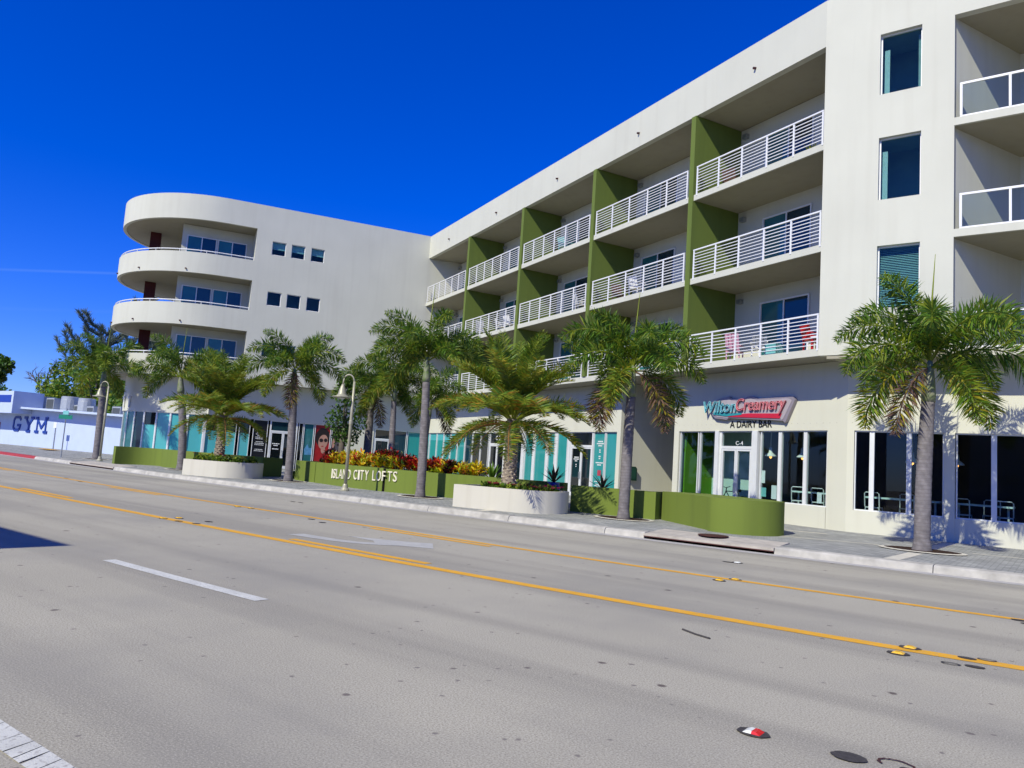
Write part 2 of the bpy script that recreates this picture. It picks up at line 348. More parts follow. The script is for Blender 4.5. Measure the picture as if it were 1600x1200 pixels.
def wall(F, u0, u1, z0, z1, d0, d1, holes, mb=None):
    """flat wall with rectangular openings and their reveals"""
    mb = mb or MB(); us = sorted({u0, u1, *[h[0] for h in holes], *[h[1] for h in holes]}); zs = sorted({z0, z1, *[h[2] for h in holes], *[h[3] for h in holes]})
    us = [u for u in us if u0 <= u <= u1]; zs = [z for z in zs if z0 <= z <= z1]
    def solid(i, j):
        if not (0 <= i < len(us) - 1 and 0 <= j < len(zs) - 1): return False
        u = (us[i] + us[i + 1]) / 2; z = (zs[j] + zs[j + 1]) / 2
        return not any(h[0] < u < h[1] and h[2] < z < h[3] for h in holes)
    for i in range(len(us) - 1):
        for j in range(len(zs) - 1):
            if not solid(i, j): continue
            a, b, c, d = us[i], us[i + 1], zs[j], zs[j + 1]
            for dd in (d0, d1): mb.add([F.p(a, dd, c), F.p(b, dd, c), F.p(b, dd, d), F.p(a, dd, d)], [(0, 1, 2, 3)])
            if not solid(i - 1, j): mb.add([F.p(a, d0, c), F.p(a, d1, c), F.p(a, d1, d), F.p(a, d0, d)], [(0, 1, 2, 3)])
            if not solid(i + 1, j): mb.add([F.p(b, d0, c), F.p(b, d1, c), F.p(b, d1, d), F.p(b, d0, d)], [(0, 1, 2, 3)])
            if not solid(i, j - 1): mb.add([F.p(a, d0, c), F.p(b, d0, c), F.p(b, d1, c), F.p(a, d1, c)], [(0, 1, 2, 3)])
            if not solid(i, j + 1): mb.add([F.p(a, d0, d), F.p(b, d0, d), F.p(b, d1, d), F.p(a, d1, d)], [(0, 1, 2, 3)])
    bm = bmesh.new(); vs = [bm.verts.new(v) for v in mb.v]
    for f in mb.f: bm.faces.new([vs[i] for i in f])
    bmesh.ops.remove_doubles(bm, verts=bm.verts, dist=1e-5); bm.verts.index_update()
    r = MB(); r.v = [v.co.copy() for v in bm.verts]; r.f = [tuple(v.index for v in f.verts) for f in bm.faces]; r.m = [0] * len(r.f); bm.free()
    return r

def ribbon(path, thick, z0, z1):
    """wall following a plan polyline, thickness to the left of the path"""
    P = [Vector((p[0], p[1], 0)) for p in path]; Q = []
    for i, p in enumerate(P):
        t = (P[min(i + 1, len(P) - 1)] - P[max(i - 1, 0)]).normalized(); Q.append(p + Vector((-t.y, t.x, 0)) * thick)
    mb = MB(); n = len(P)
    vs = [v + Vector((0, 0, z)) for z in (z0, z1) for L in (P, Q) for v in L]
    fs = []
    for i in range(n - 1):
        fs += [(i, i + 1, 2 * n + i + 1, 2 * n + i), (n + i, n + i + 1, 3 * n + i + 1, 3 * n + i), (i, i + 1, n + i + 1, n + i), (2 * n + i, 2 * n + i + 1, 3 * n + i + 1, 3 * n + i)]
    for i in (0, n - 1): fs.append((i, n + i, 3 * n + i, 2 * n + i))
    return mb.add(vs, fs)

def text(body, size, extrude=.01, shear=0, space=1, bold=0, outline=0, fill=True):
    cu = bpy.data.curves.new('t', 'FONT'); cu.body = body; cu.size = size; cu.extrude = extrude; cu.shear = shear; cu.space_character = space; cu.offset = bold; cu.resolution_u = 4
    if outline: cu.bevel_depth = outline; cu.bevel_resolution = 1; cu.fill_mode = 'NONE'; cu.extrude = 0
    ob = bpy.data.objects.new('t', cu); COL.objects.link(ob); bpy.context.view_layer.update()
    me = bpy.data.meshes.new_from_object(ob.evaluated_get(bpy.context.evaluated_depsgraph_get()))
    vs = [v.co.copy() for v in me.vertices]; fs = [tuple(p.vertices) for p in me.polygons]
    bpy.data.objects.remove(ob); bpy.data.curves.remove(cu); bpy.data.meshes.remove(me)
    return vs, fs
def put_text(mb, tf, o, xd, zd, nd, w=None, mi=0, h=None):
    vs, fs = tf; x0 = min(v.x for v in vs); x1 = max(v.x for v in vs); y0 = min(v.y for v in vs); y1 = max(v.y for v in vs)
    sx = w / (x1 - x0) if w else 1; sy = h / (y1 - y0) if h else 1
    o, xd, zd, nd = (Vector(a) for a in (o, xd, zd, nd))
    return mb.add([o + xd * ((v.x - x0) * sx) + zd * ((v.y - y0) * sy) + nd * v.z for v in vs], fs, mi)

def print_thing(name, label, cat, specs, m='print_white'):
    t = thing(name, label, cat, specs[0][0].p(specs[0][1], specs[0][3], specs[0][4] - .2))
    for F, ur, wd_, d, zt, rows, h, gap, sd in specs:
        for k, fr_ in enumerate(rows):
            if fr_ <= 0: continue
            mb = MB(); print_rows(mb, F, ur, wd_, d, zt - k * (h + gap), (fr_,), h, gap, sd + k); mb.part('print_line', m, t)
    return t
def print_rows(mb, F, u_right, width, d, ztop, rows, h=.03, gap=.05, seed=1):
    """illegible small print: rows of word-length bars; u runs leftwards so text reads to smaller u"""
    r = random.Random(seed); z = ztop
    for fr_ in rows:
        if fr_ > 0:
            W_ = width * fr_; u = u_right + (width + W_) / 2; end = u - W_
            while u - end > .02:
                l = min(r.uniform(.04, .13), u - end); mb.box(F, u - l, u, d, d + .002, z - h, z); u -= l + .018
        z -= h + gap
    return mb

# ------------------------------------------------------------------ setting: ground, road, pavement
def cur(X):
    if X < -40: return -.2 + .0013 * 961 - .0806 * (X + 40)
    if X < -9: return -.2 + .0013 * (X + 9) ** 2
    if X < 3: return -.2 + .006 * (X + 9) ** 2
    return -.2 + .006 * 144 + .02 * (X - 3)
def kerbY(X): return 17.2 + cur(X)
def pz(X, Y): return .15 + .015 * max(0, min(Y - kerbY(X) - .2, 6.7))
def frange(a, b, st):
    n = max(1, int(round((b - a) / st))); return [a + (b - a) * i / n for i in range(n + 1)]
g = MB(); g.add([(-900, -500, -.03), (600, -500, -.03), (600, 1200, -.03), (-900, 1200, -.03)], [(0, 1, 2, 3)])
structure(g.part('ground', mat('ground_earth', (.26, .25, .22), .95, .1, 0, .3, .2)))
XS = [-300, -200, -150, -120, -100, -80] + frange(-70, 12, 2) + [30, 60, 120]
def strip(ya, yb, z, xs, name, m, parent=None):
    mb = MB()
    for a, b in zip(xs, xs[1:]):
        mb.add([(a, ya(a), z), (b, ya(b), z), (b, yb(b), z), (a, yb(a), z)], [(0, 1, 2, 3)])
    return mb.part(name, m, parent, fix=False)
road = structure(strip(lambda x: -1.2, kerbY, 0, XS, 'road', 'asphalt'))
structure(strip(lambda x: -30, lambda x: -1.35, .12, XS, 'near_pavement', 'paver'))
structure(strip(lambda x: -1.35, lambda x: -1.19, .12, XS, 'near_kerb', 'kerb'))
# pavement sheet, sloping up to the shop fronts
pm = MB(); cols = [.3, 2, 4, 6.9, 14, 40, 90]
for a, b in zip(XS, XS[1:]):
    for c, d in zip(cols, cols[1:]):
        q = [(a, kerbY(a) + c), (b, kerbY(b) + c), (b, kerbY(b) + d), (a, kerbY(a) + d)]
        pm.add([(x, y, pz(x, y)) for x, y in q], [(0, 1, 2, 3)])
pavement = structure(pm.part('pavement', 'paver', fix=False))

# kerb stones, each ~3 m, with an inlet gap at each storm drain
kerb = bpy.data.objects.new('kerb', None); COL.objects.link(kerb); structure(kerb)
GAPS = [(-8.45, -5.35), (-42.6, -37.0)]
x = -100.0
edges = []
while x < 60:
    nx = x + (3.05 if x < 15 else 6)
    for ga, gb in GAPS:
        if x < gb and nx > ga:
            if x < ga: nx = ga
            else: x = gb; nx = x + 3.05
    edges.append((x, nx)); x = nx
for a, b in edges:
    if any(a >= ga - .01 and b <= gb + .01 for ga, gb in GAPS): continue
    mb = MB(); g_ = .008
    for xa, xb in [(a + g_, (a + b) / 2), ((a + b) / 2, b - g_)]:
        ya, yb = kerbY(xa), kerbY(xb); j = random.uniform(-.004, .004)
        prof = lambda x_, y_: [(x_, y_ - .02, -.02), (x_, y_ + .02, .115 + j), (x_, y_ + .06, .15 + j), (x_, y_ + .32, .158 + j), (x_, y_ + .32, -.02)]
        vs = prof(xa, ya) + prof(xb, yb)
        mb.add(vs, [(i, 5 + i, 5 + (i + 1) % 5, (i + 1) % 5) for i in range(5)] + [(4, 3, 2, 1, 0), (5, 6, 7, 8, 9)])
    mb.part('kerb_stone', 'redpaint' if -75 < a < -51 else 'kerb', kerb)
gut = structure(strip(lambda x: kerbY(x) - .42, lambda x: kerbY(x) - .018, .004, XS, 'gutter', mat('gutter_concrete', (.47, .455, .43), .85, .2, 0, .22, 5, .3, 60, 8)))
for ga, gb in GAPS:
    t = thing('storm_drain', 'kerb inlet with a dark slot and iron manhole lid beside the round-ended green wall' if ga > -20 else 'kerb inlet with a long dark slot at the far corner near the street sign', 'storm drain', (ga, kerbY(ga), 0), group='kerb inlets of the storm drain')
    n = 6; mb = MB(); sl = MB(); bk = MB()
    for i in range(n):
        xa = ga + (gb - ga) * i / n; xb = ga + (gb - ga) * (i + 1) / n; ya, yb = kerbY(xa) - .03, kerbY(xb) - .03
        P = [(xa, ya, .055), (xb, yb, .055), (xb, yb + 1.15, .145), (xa, ya + 1.15, .145)]
        mb.hexa(P + [(p[0], p[1], .13 if p[2] < .1 else .20) for p in P])
        bk.hexa([(xa, ya + .35, -.02), (xb, yb + .35, -.02), (xb, yb + .5, -.02), (xa, ya + .5, -.02), (xa, ya + .35, .11), (xb, yb + .35, .11), (xb, yb + .5, .11), (xa, ya + .5, .11)])
        sl.tube([(xa, ya + .002, .062), (xb, yb + .002, .062)], .014, 6)
    mb.part('inlet_slab', mat('inlet_concrete', (.50, .46, .40), .85, .2, 0, .25, 4, .3, 60), t); bk.part('inlet_throat', 'void', t); sl.part('edge_angle', 'iron', t)
    if ga > -20:
        md = MB(); md.lathe([(.36, .196), (.36, .214), (.30, .214), (.30, .218), (.02, .218)], (-7.0, 17.72, 0), 24); md.part('manhole_lid', 'iron', t)

# painted lines (sheets 4 mm over the road)
def line(xa, xb, base, w, m, name='lane_line', z=.004):
    xs = frange(xa, xb, 1.5)
    return strip(lambda x: base + cur(x) - w / 2, lambda x: base + cur(x) + w / 2, z, xs, name, m, road)
line(-160, 60, 8.62, .21, 'yellow_line'); line(-160, 60, 12.06, .17, 'yellow_line')
for k in range(-9, 6):
    x0 = -11.2 + 12.3 * k
    line(x0, x0 + 3.3, 8.91, .17, 'yellow_line'); line(x0 - 1.05, x0 + 2.25, 11.78, .16, 'yellow_line')
    line(-10.1 + 12.3 * k, -6.85 + 12.3 * k, 5.2, .17, 'white_line'); 
    line(-7.6 + 12.3 * k + 14, -7.6 + 12.3 * k + 17, 14.75, .02, 'white_line') if False else None
xx = -7.0
rr = random.Random(5)
while xx < -2.0:                                    # near white edge line, cracked into blocks
    l = rr.uniform(.09, .24); mb = MB(); c1 = rr.uniform(-.02, .02); c2 = rr.uniform(-.02, .02); y = 1.88 
    mb.add([(xx + c1 + .06, y - .16, .006), (xx + l + c2 + .053, y - .16, .006), (xx + l - .007, y, .006), (xx, y, .006)], [(0, 1, 2, 3)])
    mb.part('paint_block', 'white_line', road, fix=False); xx += l
line(-60, -7.05, 1.8 - cur(-30) * 0, .0001, 'white_line') if False else None
strip(lambda x: 1.72, lambda x: 1.88, .004, frange(-60, -7.05, 6), 'lane_line', 'white_line', road); strip(lambda x: 1.72, lambda x: 1.88, .004, frange(-1.95, 40, 6), 'lane_line', 'white_line', road)
# worn turn arrow in the middle lane
ar = MB(); A = [(-11.85, 9.10), (-10.75, 9.22), (-10.30, 9.36), (-9.95, 9.62), (-9.72, 9.92), (-9.45, 10.05), (-9.15, 10.20), (-9.72, 10.80), (-9.95, 10.60), (-10.35, 10.38), (-10.75, 10.24), (-11.25, 10.06), (-10.45, 9.98), (-10.22, 9.80), (-10.45, 9.60), (-10.85, 9.50), (-11.80, 9.46)]
ar.add([(p[0], p[1], .004) for p in A], [tuple(range(len(A)))]); ar.part('turn_arrow', 'faded_white', road, fix=False)
# tar patches and cut rings left by old road studs
def blob(x, y, a, b, m='tar', ring=0, arc=(0, 2 * pi), z=.008):
    mb = MB(); n = 22; r = random.Random(int(x * 100)); rs = [1 + r.uniform(-.06, .06) for _ in range(n + 1)]
    an = [arc[0] + (arc[1] - arc[0]) * i / n for i in range(n + 1)]
    out = [(x + a * cos(t) * q, y + b * sin(t) * q, z) for t, q in zip(an, rs)]
    if ring:
        inn = [(x + (a - ring) * cos(t) * q, y + (b - ring) * sin(t) * q, z) for t, q in zip(an, rs)]
        for i in range(n): mb.add([out[i], out[i + 1], inn[i + 1], inn[i]], [(0, 1, 2, 3)])
    else: mb.add(out[:-1], [tuple(range(n))])
    return mb.part('tar_patch', m, road, fix=False)
blob(-1.10, 5.03, .10, .082); blob(-.86, 5.12, .105, .08, 'iron', .016, (.2, 3.9)); blob(-.80, 5.07, .035, .035)
for (x, y, rg) in ((-.88, 8.86, 0), (-.97, 8.44, .035), (-.72, 8.95, .03), (-.78, 8.50, .0)): blob(x, y, .085, .055, 'tar', rg * .6)
for (x, y) in ((-13.9, 8.5), (-14.2, 8.95), (-14.4, 8.42), (-.5, 11.97), (-.62, 12.2), (-13.5, 11.3), (-14.2, 11.55), (-27.0, 12.1), (-29, 12.5)): blob(x, y, .10, .07)
for (x, y) in ((-5.35, 14.35), (-19, 14.7), (-18.7, 14.75)): blob(x, y, .12, .05)
cr = MB(); cr.tube([(-3.3, 7.62, .006), (-3.1, 7.5, .006), (-2.93, 7.44, .006)], .012, 4); cr.part('tar_patch', 'tar', road)
def reflector(x, y, kind, label, rz=0):
    t = thing('road_reflector', label, 'road reflector', (x, y, .004), rz, 'raised reflectors along the lane lines')
    pad = MB(); pts = [(cos(2 * pi * i / 14) * (.098 if i % 2 else .108), sin(2 * pi * i / 14) * .078) for i in range(14)]
    o = t.location
    pad.prism([(o.x + a, o.y + b) for a, b in pts], .006, .011); pad.part('tar_pad', 'tar', t)
    for s, m in ((-1, kind[0]), (1, kind[1])):
        b = MB(); xa, xb = (o.x - .055, o.x) if s < 0 else (o.x + .0005, o.x + .055); h = .026
        lo = .012
        b.hexa([(xa, o.y - .05, .011), (xb, o.y - .05, .011), (xb, o.y + .05, .011), (xa, o.y + .05, .011)] +
               ([(xa + .03, o.y - .04, h), (xb, o.y - .04, h), (xb, o.y + .04, h), (xa + .03, o.y + .04, h)] if s < 0 else [(xa, o.y - .04, h), (xb - .03, o.y - .04, h), (xb - .03, o.y + .04, h), (xa, o.y + .04, h)]))
        b.part('lens', m, t)
reflector(-1.66, 5.0, ('refw', 'refr'), 'white and red raised reflector on a dark tar pad, nearest the viewer')
reflector(-1.38, 8.86, ('refy', 'refy'), 'yellow reflector just beyond the near yellow line, closest of its side')
reflector(-1.42, 8.46, ('refy', 'refy'), 'yellow reflector just this side of the near yellow line, closest of its side')
reflector(-4.36, 12.03, ('refy', 'refy'), 'yellow reflector on the far yellow line opposite the manhole, kerb side of its pair')
reflector(-4.48, 11.66, ('refy', 'refy'), 'yellow reflector on the far yellow line opposite the manhole, road side of its pair')
reflector(-14.95, 8.74, ('refy', 'refy'), 'yellow reflector beyond the near yellow line, left of the turn arrow')
reflector(-14.95, 8.40, ('refy', 'refy'), 'yellow reflector this side of the near yellow line, left of the turn arrow')
reflector(-17.45, 11.78, ('refy', 'refy'), 'left one of two small yellow reflectors on the far yellow line')
reflector(-16.95, 11.84, ('refy', 'refy'), 'right one of two small yellow reflectors on the far yellow line')
reflector(-5.2, 14.42, ('refw', 'refw'), 'white reflector in the far lane in front of the kerb inlet')
# pale bands laid in the pavers
def pband(a, b, w):
    n = 8; mb = MB(); a = Vector((*a, 0)); b = Vector((*b, 0)); t = (b - a).normalized(); s = Vector((-t.y, t.x, 0)) * w / 2
    for i in range(n):
        p = a.lerp(b, i / n); q = a.lerp(b, (i + 1) / n)
        mb.add([(v.x, v.y, pz(v.x, v.y) + .004) for v in (p - s, q - s, q + s, p + s)], [(0, 1, 2, 3)])
    return mb.part('paver_band', 'band', pavement, fix=False)
pband((-6.25, 20.15), (-3.95, 20.8), .12); pband((-2.0, 21.2), (8, 22.6), .12); pband((-3.1, 17.55), (-2.95, 19.6), .30); pband((-2.9, 21.0), (-2.75, 23.9), .30)
pband((-22.3, 17.6), (-22.2, 19.7), .3); pband((-14.0, 17.5), (-14.06, 18.1), .3); pband((-6.9, 22.2), (-5.6, 22.5), .2); pband((-46, 19.2), (-43.6, 21.4), .25)
yw = MB(); yw.add([(-64.5, 25.4, .29), (-61.5, 24.9, .29), (-61.0, 25.7, .29), (-64, 26.2, .29)], [(0, 1, 2, 3)]); yw.part('ramp_mat', 'yellow_line', pavement, fix=False)

# ------------------------------------------------------------------ apartment building
Kp = (-6.13, 23.16, 0)
FB = Fr(Kp, (-.9076, .4198, 0), (.4198, .9076, 0))              # balcony wing, u runs left
FD = Fr(Kp, (1, 0, 0), (0, 1, 0))                               # right block, u runs right
FC = Fr((-35.29, 36.65, 0), (-.49377, -.86959, 0), (-.86959, .49377, 0))   # left wing, u runs to the round end
FL = [5.37, 8.55, 11.74]; SOF = 15.05; TOP = 16.57; HD = 3.25; FLOOR = .25
bld = thing('apartment_building', 'off-white four-storey apartment block with green balcony fins, curved end and shops below', 'building', (-12, 27, 0))

# --- balcony wing
mb = MB(); mb.box(FB, -.0, 32.3, 0, .25, SOF, TOP); mb.part('roof_band', 'stucco', bld)
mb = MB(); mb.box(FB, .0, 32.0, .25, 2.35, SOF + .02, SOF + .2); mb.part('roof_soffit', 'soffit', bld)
FINS = [5.9, 12.4, 19.0, 25.65]
BAYS = [(0.0, 5.78), (6.02, 12.28), (12.52, 18.88), (19.12, 25.53), (25.77, 32.12)]
for i, z in enumerate(FL):
    for a, b in BAYS:
        if i == 0: a, b = max(a - .12, 0), b + .12 if b < 32 else b
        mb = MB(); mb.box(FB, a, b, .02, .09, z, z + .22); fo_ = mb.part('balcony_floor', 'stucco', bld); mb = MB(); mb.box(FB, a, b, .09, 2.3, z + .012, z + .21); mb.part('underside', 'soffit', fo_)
for s in FINS:
    for k, (za, zb) in enumerate(((5.59, 8.55), (8.55, 11.74), (11.74, 15.05))):
        mb = MB(); mb.box(FB, s - .12, s + .12, -.03, 2.3, za, zb); mb.part('partition_wall', 'green', bld)
def sliding_door(F, u0, u1, z0, z1, d, n=2, blindmat='bluegl', first='teal_dark', hand=True):
    o = MB(); f = .055
    o.box(F, u0, u1, d - .06, d + .02, z1 - f, z1); o.box(F, u0, u0 + f, d - .06, d + .02, z0, z1 - f); o.box(F, u1 - f, u1, d - .06, d + .02, z0, z1 - f)
    w = (u1 - u0 - 2 * f) / n
    for k in range(1, n): o.box(F, u0 + f + w * k - f / 2, u0 + f + w * k + f / 2, d - .055, d + .02, z0, z1 - f)
    fo = o.part('sliding_door', 'white', bld)
    for k in range(n):
        p = MB(); p.box(F, u0 + f + w * k + f / 2, u0 + f + w * (k + 1) - f / 2, d - .03, d - .01, z0 + .02, z1 - f)
        p.part('glass_pane', ['bluegl', 'tealdk'][k % 2] if n == 2 else 'bluegl', fo)
    return fo
MT['tealdk'] = mat('blue_green_glass', (.03, .16, .18), .03, .7, 0, .3, 1)
# back wall of the balconies (one wall per bay and floor)
for bi, (a, b) in enumerate(BAYS):
    for i, z in enumerate(FL):
        z1 = FL[i + 1] if i < 2 else SOF
        mb = MB(); mb.box(FB, a, b, 2.3, 2.5, z, z1); mb.part('balcony_wall', 'stucco', bld)
        du = (a + 2.3, a + 4.5) if bi == 0 else (a + 3.35, a + 5.65)
        sliding_door(FB, du[0], du[1], z + .24, z + 2.66, 2.3)
        lt = MB(); c = FB.p(b - .3, 2.2, z1 - .32); lt.box(FB, b - .42, b - .22, 2.12, 2.3, z1 - .42, z1 - .26); lt.part('wall_light', 'steel', bld)
# railings
post_me = None
def railing(a, b, z):
    root = MB(); root.box(FB, a, b, .0, .05, z + 1.0, z + 1.045); ro = root.part('balcony_railing', 'white', bld)
    n = max(4, int(round((b - a) / 1.1)))
    for k in range(n + 1):
        u = a + .03 + (b - a - .06) * k / n; p = MB(); p.box(FB, u - .028, u + .028, .006, .044, z - .08, z + 1.0); p.part('post', 'white', ro)
    for k in range(8):
        zz = z + .10 + k * .112; p = MB(); p.box(FB, a + .03, b - .03, .012, .036, zz - .011, zz + .011); p.part('rail', 'white', ro)
for a, b in BAYS:
    for z in FL: railing(a + (.03 if a == 0 else .12), b - (.16 if b > 32 else .12), z + .24)
for s in (2.9, 9.3, 15.7, 22.2, 28.8):
    mb = MB(); mb.tube([FB.p(s, -.10, 15.62), FB.p(s, .05, 15.66)], .045, 8); mb.part('drain_spout', 'iron', bld)
# --- balcony wing ground floor, shop fronts set back under the overhang
GB = 1.2
REC = (7.66, 11.12)
mb = MB(); mb.box(FB, 11.12, 34.0, GB, GB + .25, HD, FL[0]); mb.part('shopfront_wall', 'stucco2', bld)
mb = MB(); mb.box(FB, -.117, 7.66, GB, GB + .25, HD, FL[0]); mb.part('shopfront_wall', 'stucco2', bld)
mb = MB(); R_ = 1.5; zt = FL[0]; u0 = 7.66       # rounded corner of the passage opening
poly = [(u0, zt - R_)] + [(u0 + R_ - R_ * cos(t), zt - R_ + R_ * sin(t)) for t in [pi / 2 * k / 10 for k in range(1, 11)]] + [(u0, zt)]
mb.fprism(FB, poly, GB, GB + .25); mb.part('passage_corner', 'stucco2', bld)
mb = MB(); mb.box(FB, REC[1], REC[1] + .25, GB + .25, 9, FLOOR, FL[0]); mb.part('passage_wall', 'stucco', bld)
mb = MB(); mb.box(FB, REC[0] - .25, REC[0], GB + .25, 9, FLOOR, FL[0]); mb.part('passage_wall', 'stucco', bld)
mb = MB(); mb.box(FB, REC[0] - .25, REC[1] + .25, 9, 9.2, FLOOR, FL[0]); mb.part('passage_end_wall', 'stucco', bld)
for (a, b) in ((7.38, 7.66), (11.12, 11.38)):
    mb = MB(); mb.box(FB, a, b, GB, GB + .25, FLOOR - .06, HD); mb.part('shopfront_pier', 'stucco2', bld)
mb = MB(); mb.box(FB, 7.40, 10.9, .25, GB, FL[0] + .001, FL[0] + .2); 
# overhang soffit and floor plate above the shops
sof = MB(); P1 = [FB.p(-.0, 0.0, 0), FB.p(32.1, 0.0, 0), FB.p(34, 14, 0), FB.p(-2, 14, 0)]
sof.hexa([v + Vector((0, 0, 5.56)) for v in [FB.p(.06, 2.3, 0), FB.p(32.1, 2.3, 0), FB.p(32.1, 14, 0), FB.p(.06, 14, 0)]] + [v + Vector((0, 0, 5.62)) for v in [FB.p(.06, 2.3, 0), FB.p(32.1, 2.3, 0), FB.p(32.1, 14, 0), FB.p(.06, 14, 0)]])
sof.part('upper_floor', 'stucco', bld)
ro = MB(); ro.box(FB, .1, 34, .25, 14, TOP - .4, TOP - .25); ro.part('flat_roof', 'roof', bld)
ro = MB(); ro.box(FB, -1, 36, 14, 14.25, 0, TOP); ro.part('rear_wall', 'stucco', bld)

def mullion(F, us, z0, z1, d, name='mullion', w=.055, parent=None, m='alu'):
    for u in us: p = MB(); p.box(F, u - w / 2, u + w / 2, d - .04, d + .06, z0, z1); p.part(name, m, parent)
def shopwindow(F, u0, u1, z0, z1, d, m, sill=None, split=None):
    """one framed pane; split=(z, upper material) gives a two-tone pane"""
    f = .035; o = MB()
    for a, b, c, e in ((u0, u1, z1 - f, z1), (u0, u1, z0, z0 + f), (u0, u0 + f, z0 + f, z1 - f), (u1 - f, u1, z0 + f, z1 - f)): o.box(F, a, b, d - .05, d + .05, c, e)
    fo = o.part('shop_window', 'alu', bld)
    if split:
        p = MB(); p.box(F, u0 + f, u1 - f, d, d + .012, z0 + f, split[0]); p.part('glass_pane', m, fo)
        p = MB(); p.box(F, u0 + f, u1 - f, d, d + .012, split[0] + .01, z1 - f); p.part('glass_pane', split[1], fo)
    else:
        p = MB(); p.box(F, u0 + f, u1 - f, d, d + .012, z0 + f, z1 - f); p.part('glass_pane', m, fo)
    return fo
def shopdoor(F, u0, u1, d, m='darkglass', leaves=2, trans='darkglass', top=2.55):
    o = MB(); f = .09; z1 = HD
    for a, b, c, e in ((u0, u0 + f, FLOOR, z1), (u1 - f, u1, FLOOR, z1), (u0 + f, u1 - f, top, top + .1), (u0 + f, u1 - f, z1 - .04, z1)): o.box(F, a, b, d - .05, d + .06, c, e)
    fo = o.part('shop_door', 'alu', bld); w = (u1 - u0 - 2 * f) / leaves
    p = MB(); p.box(F, u0 + f, u1 - f, d, d + .012, top + .1, z1 - .04); p.part('transom_pane', trans, fo)
    for k in range(leaves):
        a = u0 + f + w * k + .004; b = a + w - .008; q = MB(); s = .07
        for aa, bb, c, e in ((a, a + s, FLOOR + .02, top), (b - s, b, FLOOR + .02, top), (a + s, b - s, top - s, top), (a + s, b - s, FLOOR + .02, FLOOR + .2)): q.box(F, aa, bb, d - .04, d + .04, c, e)
        q.part('door_leaf', 'alu', fo)
        p = MB(); p.box(F, a + s, b - s, d, d + .012, FLOOR + .2, top - s); p.part('glass_pane', m, fo)
        h = MB(); hu = a + s / 2 if k == leaves - 1 and leaves > 1 else b - s / 2; h.tube([F.p(hu, d - .05, 1.1), F.p(hu, d - .09, 1.12), F.p(hu, d - .09, 1.4), F.p(hu, d - .05, 1.42)], .013, 6); h.part('handle', 'steel', fo)
    return fo
dg = GB + .10
# right-hand shop front of the wing (teal panes, C-2 door)
for a, b, m in ((11.40, 12.24, 'teal'), (12.30, 13.18, 'teal')): shopwindow(FB, a, b, FLOOR, HD, dg, m)
shopdoor(FB, 13.22, 15.10, dg, 'darkglass')
for a, b in ((15.36, 16.26), (16.50, 17.10), (17.32, 18.42), (18.62, 19.44)): shopwindow(FB, a, b, FLOOR, HD, dg, 'teal')
mullion(FB, (15.24, 16.38, 17.21, 18.52), FLOOR, HD, dg, 'window_post', .2, bld)
mb = MB(); mb.box(FB, 19.45, 19.75, GB, GB + .25, FLOOR - .06, HD); mb.part('shopfront_pier', 'alu', bld)
for a, b in ((19.76, 20.4), (20.43, 21.1)): shopwindow(FB, a, b, FLOOR, HD, dg, 'darkglass')
dC2 = shopdoor(FB, 21.7, 23.6, dg, 'darkglass')
mb = MB(); mb.box(FB, 21.12, 21.68, GB, GB + .25, FLOOR - .06, HD); mb.part('shopfront_pier', 'stucco2', bld)
us = [23.7, 24.75, 25.85, 26.92, 28.03, 29.1, 30.2, 31.35, 32.6, 33.6]
for k, (a, b) in enumerate(zip(us, us[1:])):
    shopwindow(FB, a + .03, b - .03, FLOOR, HD, dg, 'darkglass' if k < 2 else ('bluegl' if k == 2 else 'teal'), split=(2.75, 'teal2') if k > 2 else None)
# creamery shop front
tg = 'tintd'
for a, b in ((6.24, 6.40), ): pass
def cream_win(F, a, b, z0=.9): return shopwindow(F, a, b, z0, HD, dg if F is FB else 1.14, tg)
cream_win(FB, 6.33, 7.34, FLOOR); cream_win(FB, 5.42, 6.25, FLOOR)
shopdoor(FB, 3.62, 5.22, dg, tg, 2, tg, 2.62)
mb = MB(); mb.box(FB, 5.22, 5.40, GB - .03, GB + .2, FLOOR, HD); mb.part('window_post', 'alu', bld)
mb = MB(); mb.box(FB, 3.38, 3.62, GB - .03, GB + .2, FLOOR, HD); mb.part('window_post', 'alu', bld)
for a, b in ((2.5, 3.30), (1.48, 2.44), (.60, 1.42)): cream_win(FB, a, b)
mullion(FB, (2.47, 1.45), .9, HD, dg, 'mullion', .06, bld)
mb = MB(); mb.box(FB, .60, 3.38, GB, GB + .25, FLOOR - .09, .9); mb.part('sill_wall', 'stucco2', bld)
corner = [(FB.p(.58, GB, 0)), FB.p(-.117, GB, 0), FD.p(.63 + .38, 1.04, 0)]
mb = MB(); A0 = FB.p(.58, GB, 0); A1 = FB.p(-.117, GB, 0); A2 = Vector((-6.13 + .41, 24.2, 0)); 
q = [A0, A1, Vector((-5.52 + .0, 24.2, 0))]
mb.prism([(A0.x, A0.y), (A1.x, A1.y), (-5.32, 24.2), (-5.32, 24.45), (A1.x + .1, A1.y + .27), (FB.p(.58, GB + .25, 0).x, FB.p(.58, GB + .25, 0).y)], FLOOR - .09, HD); mb.part('corner_pier', 'stucco2', bld)
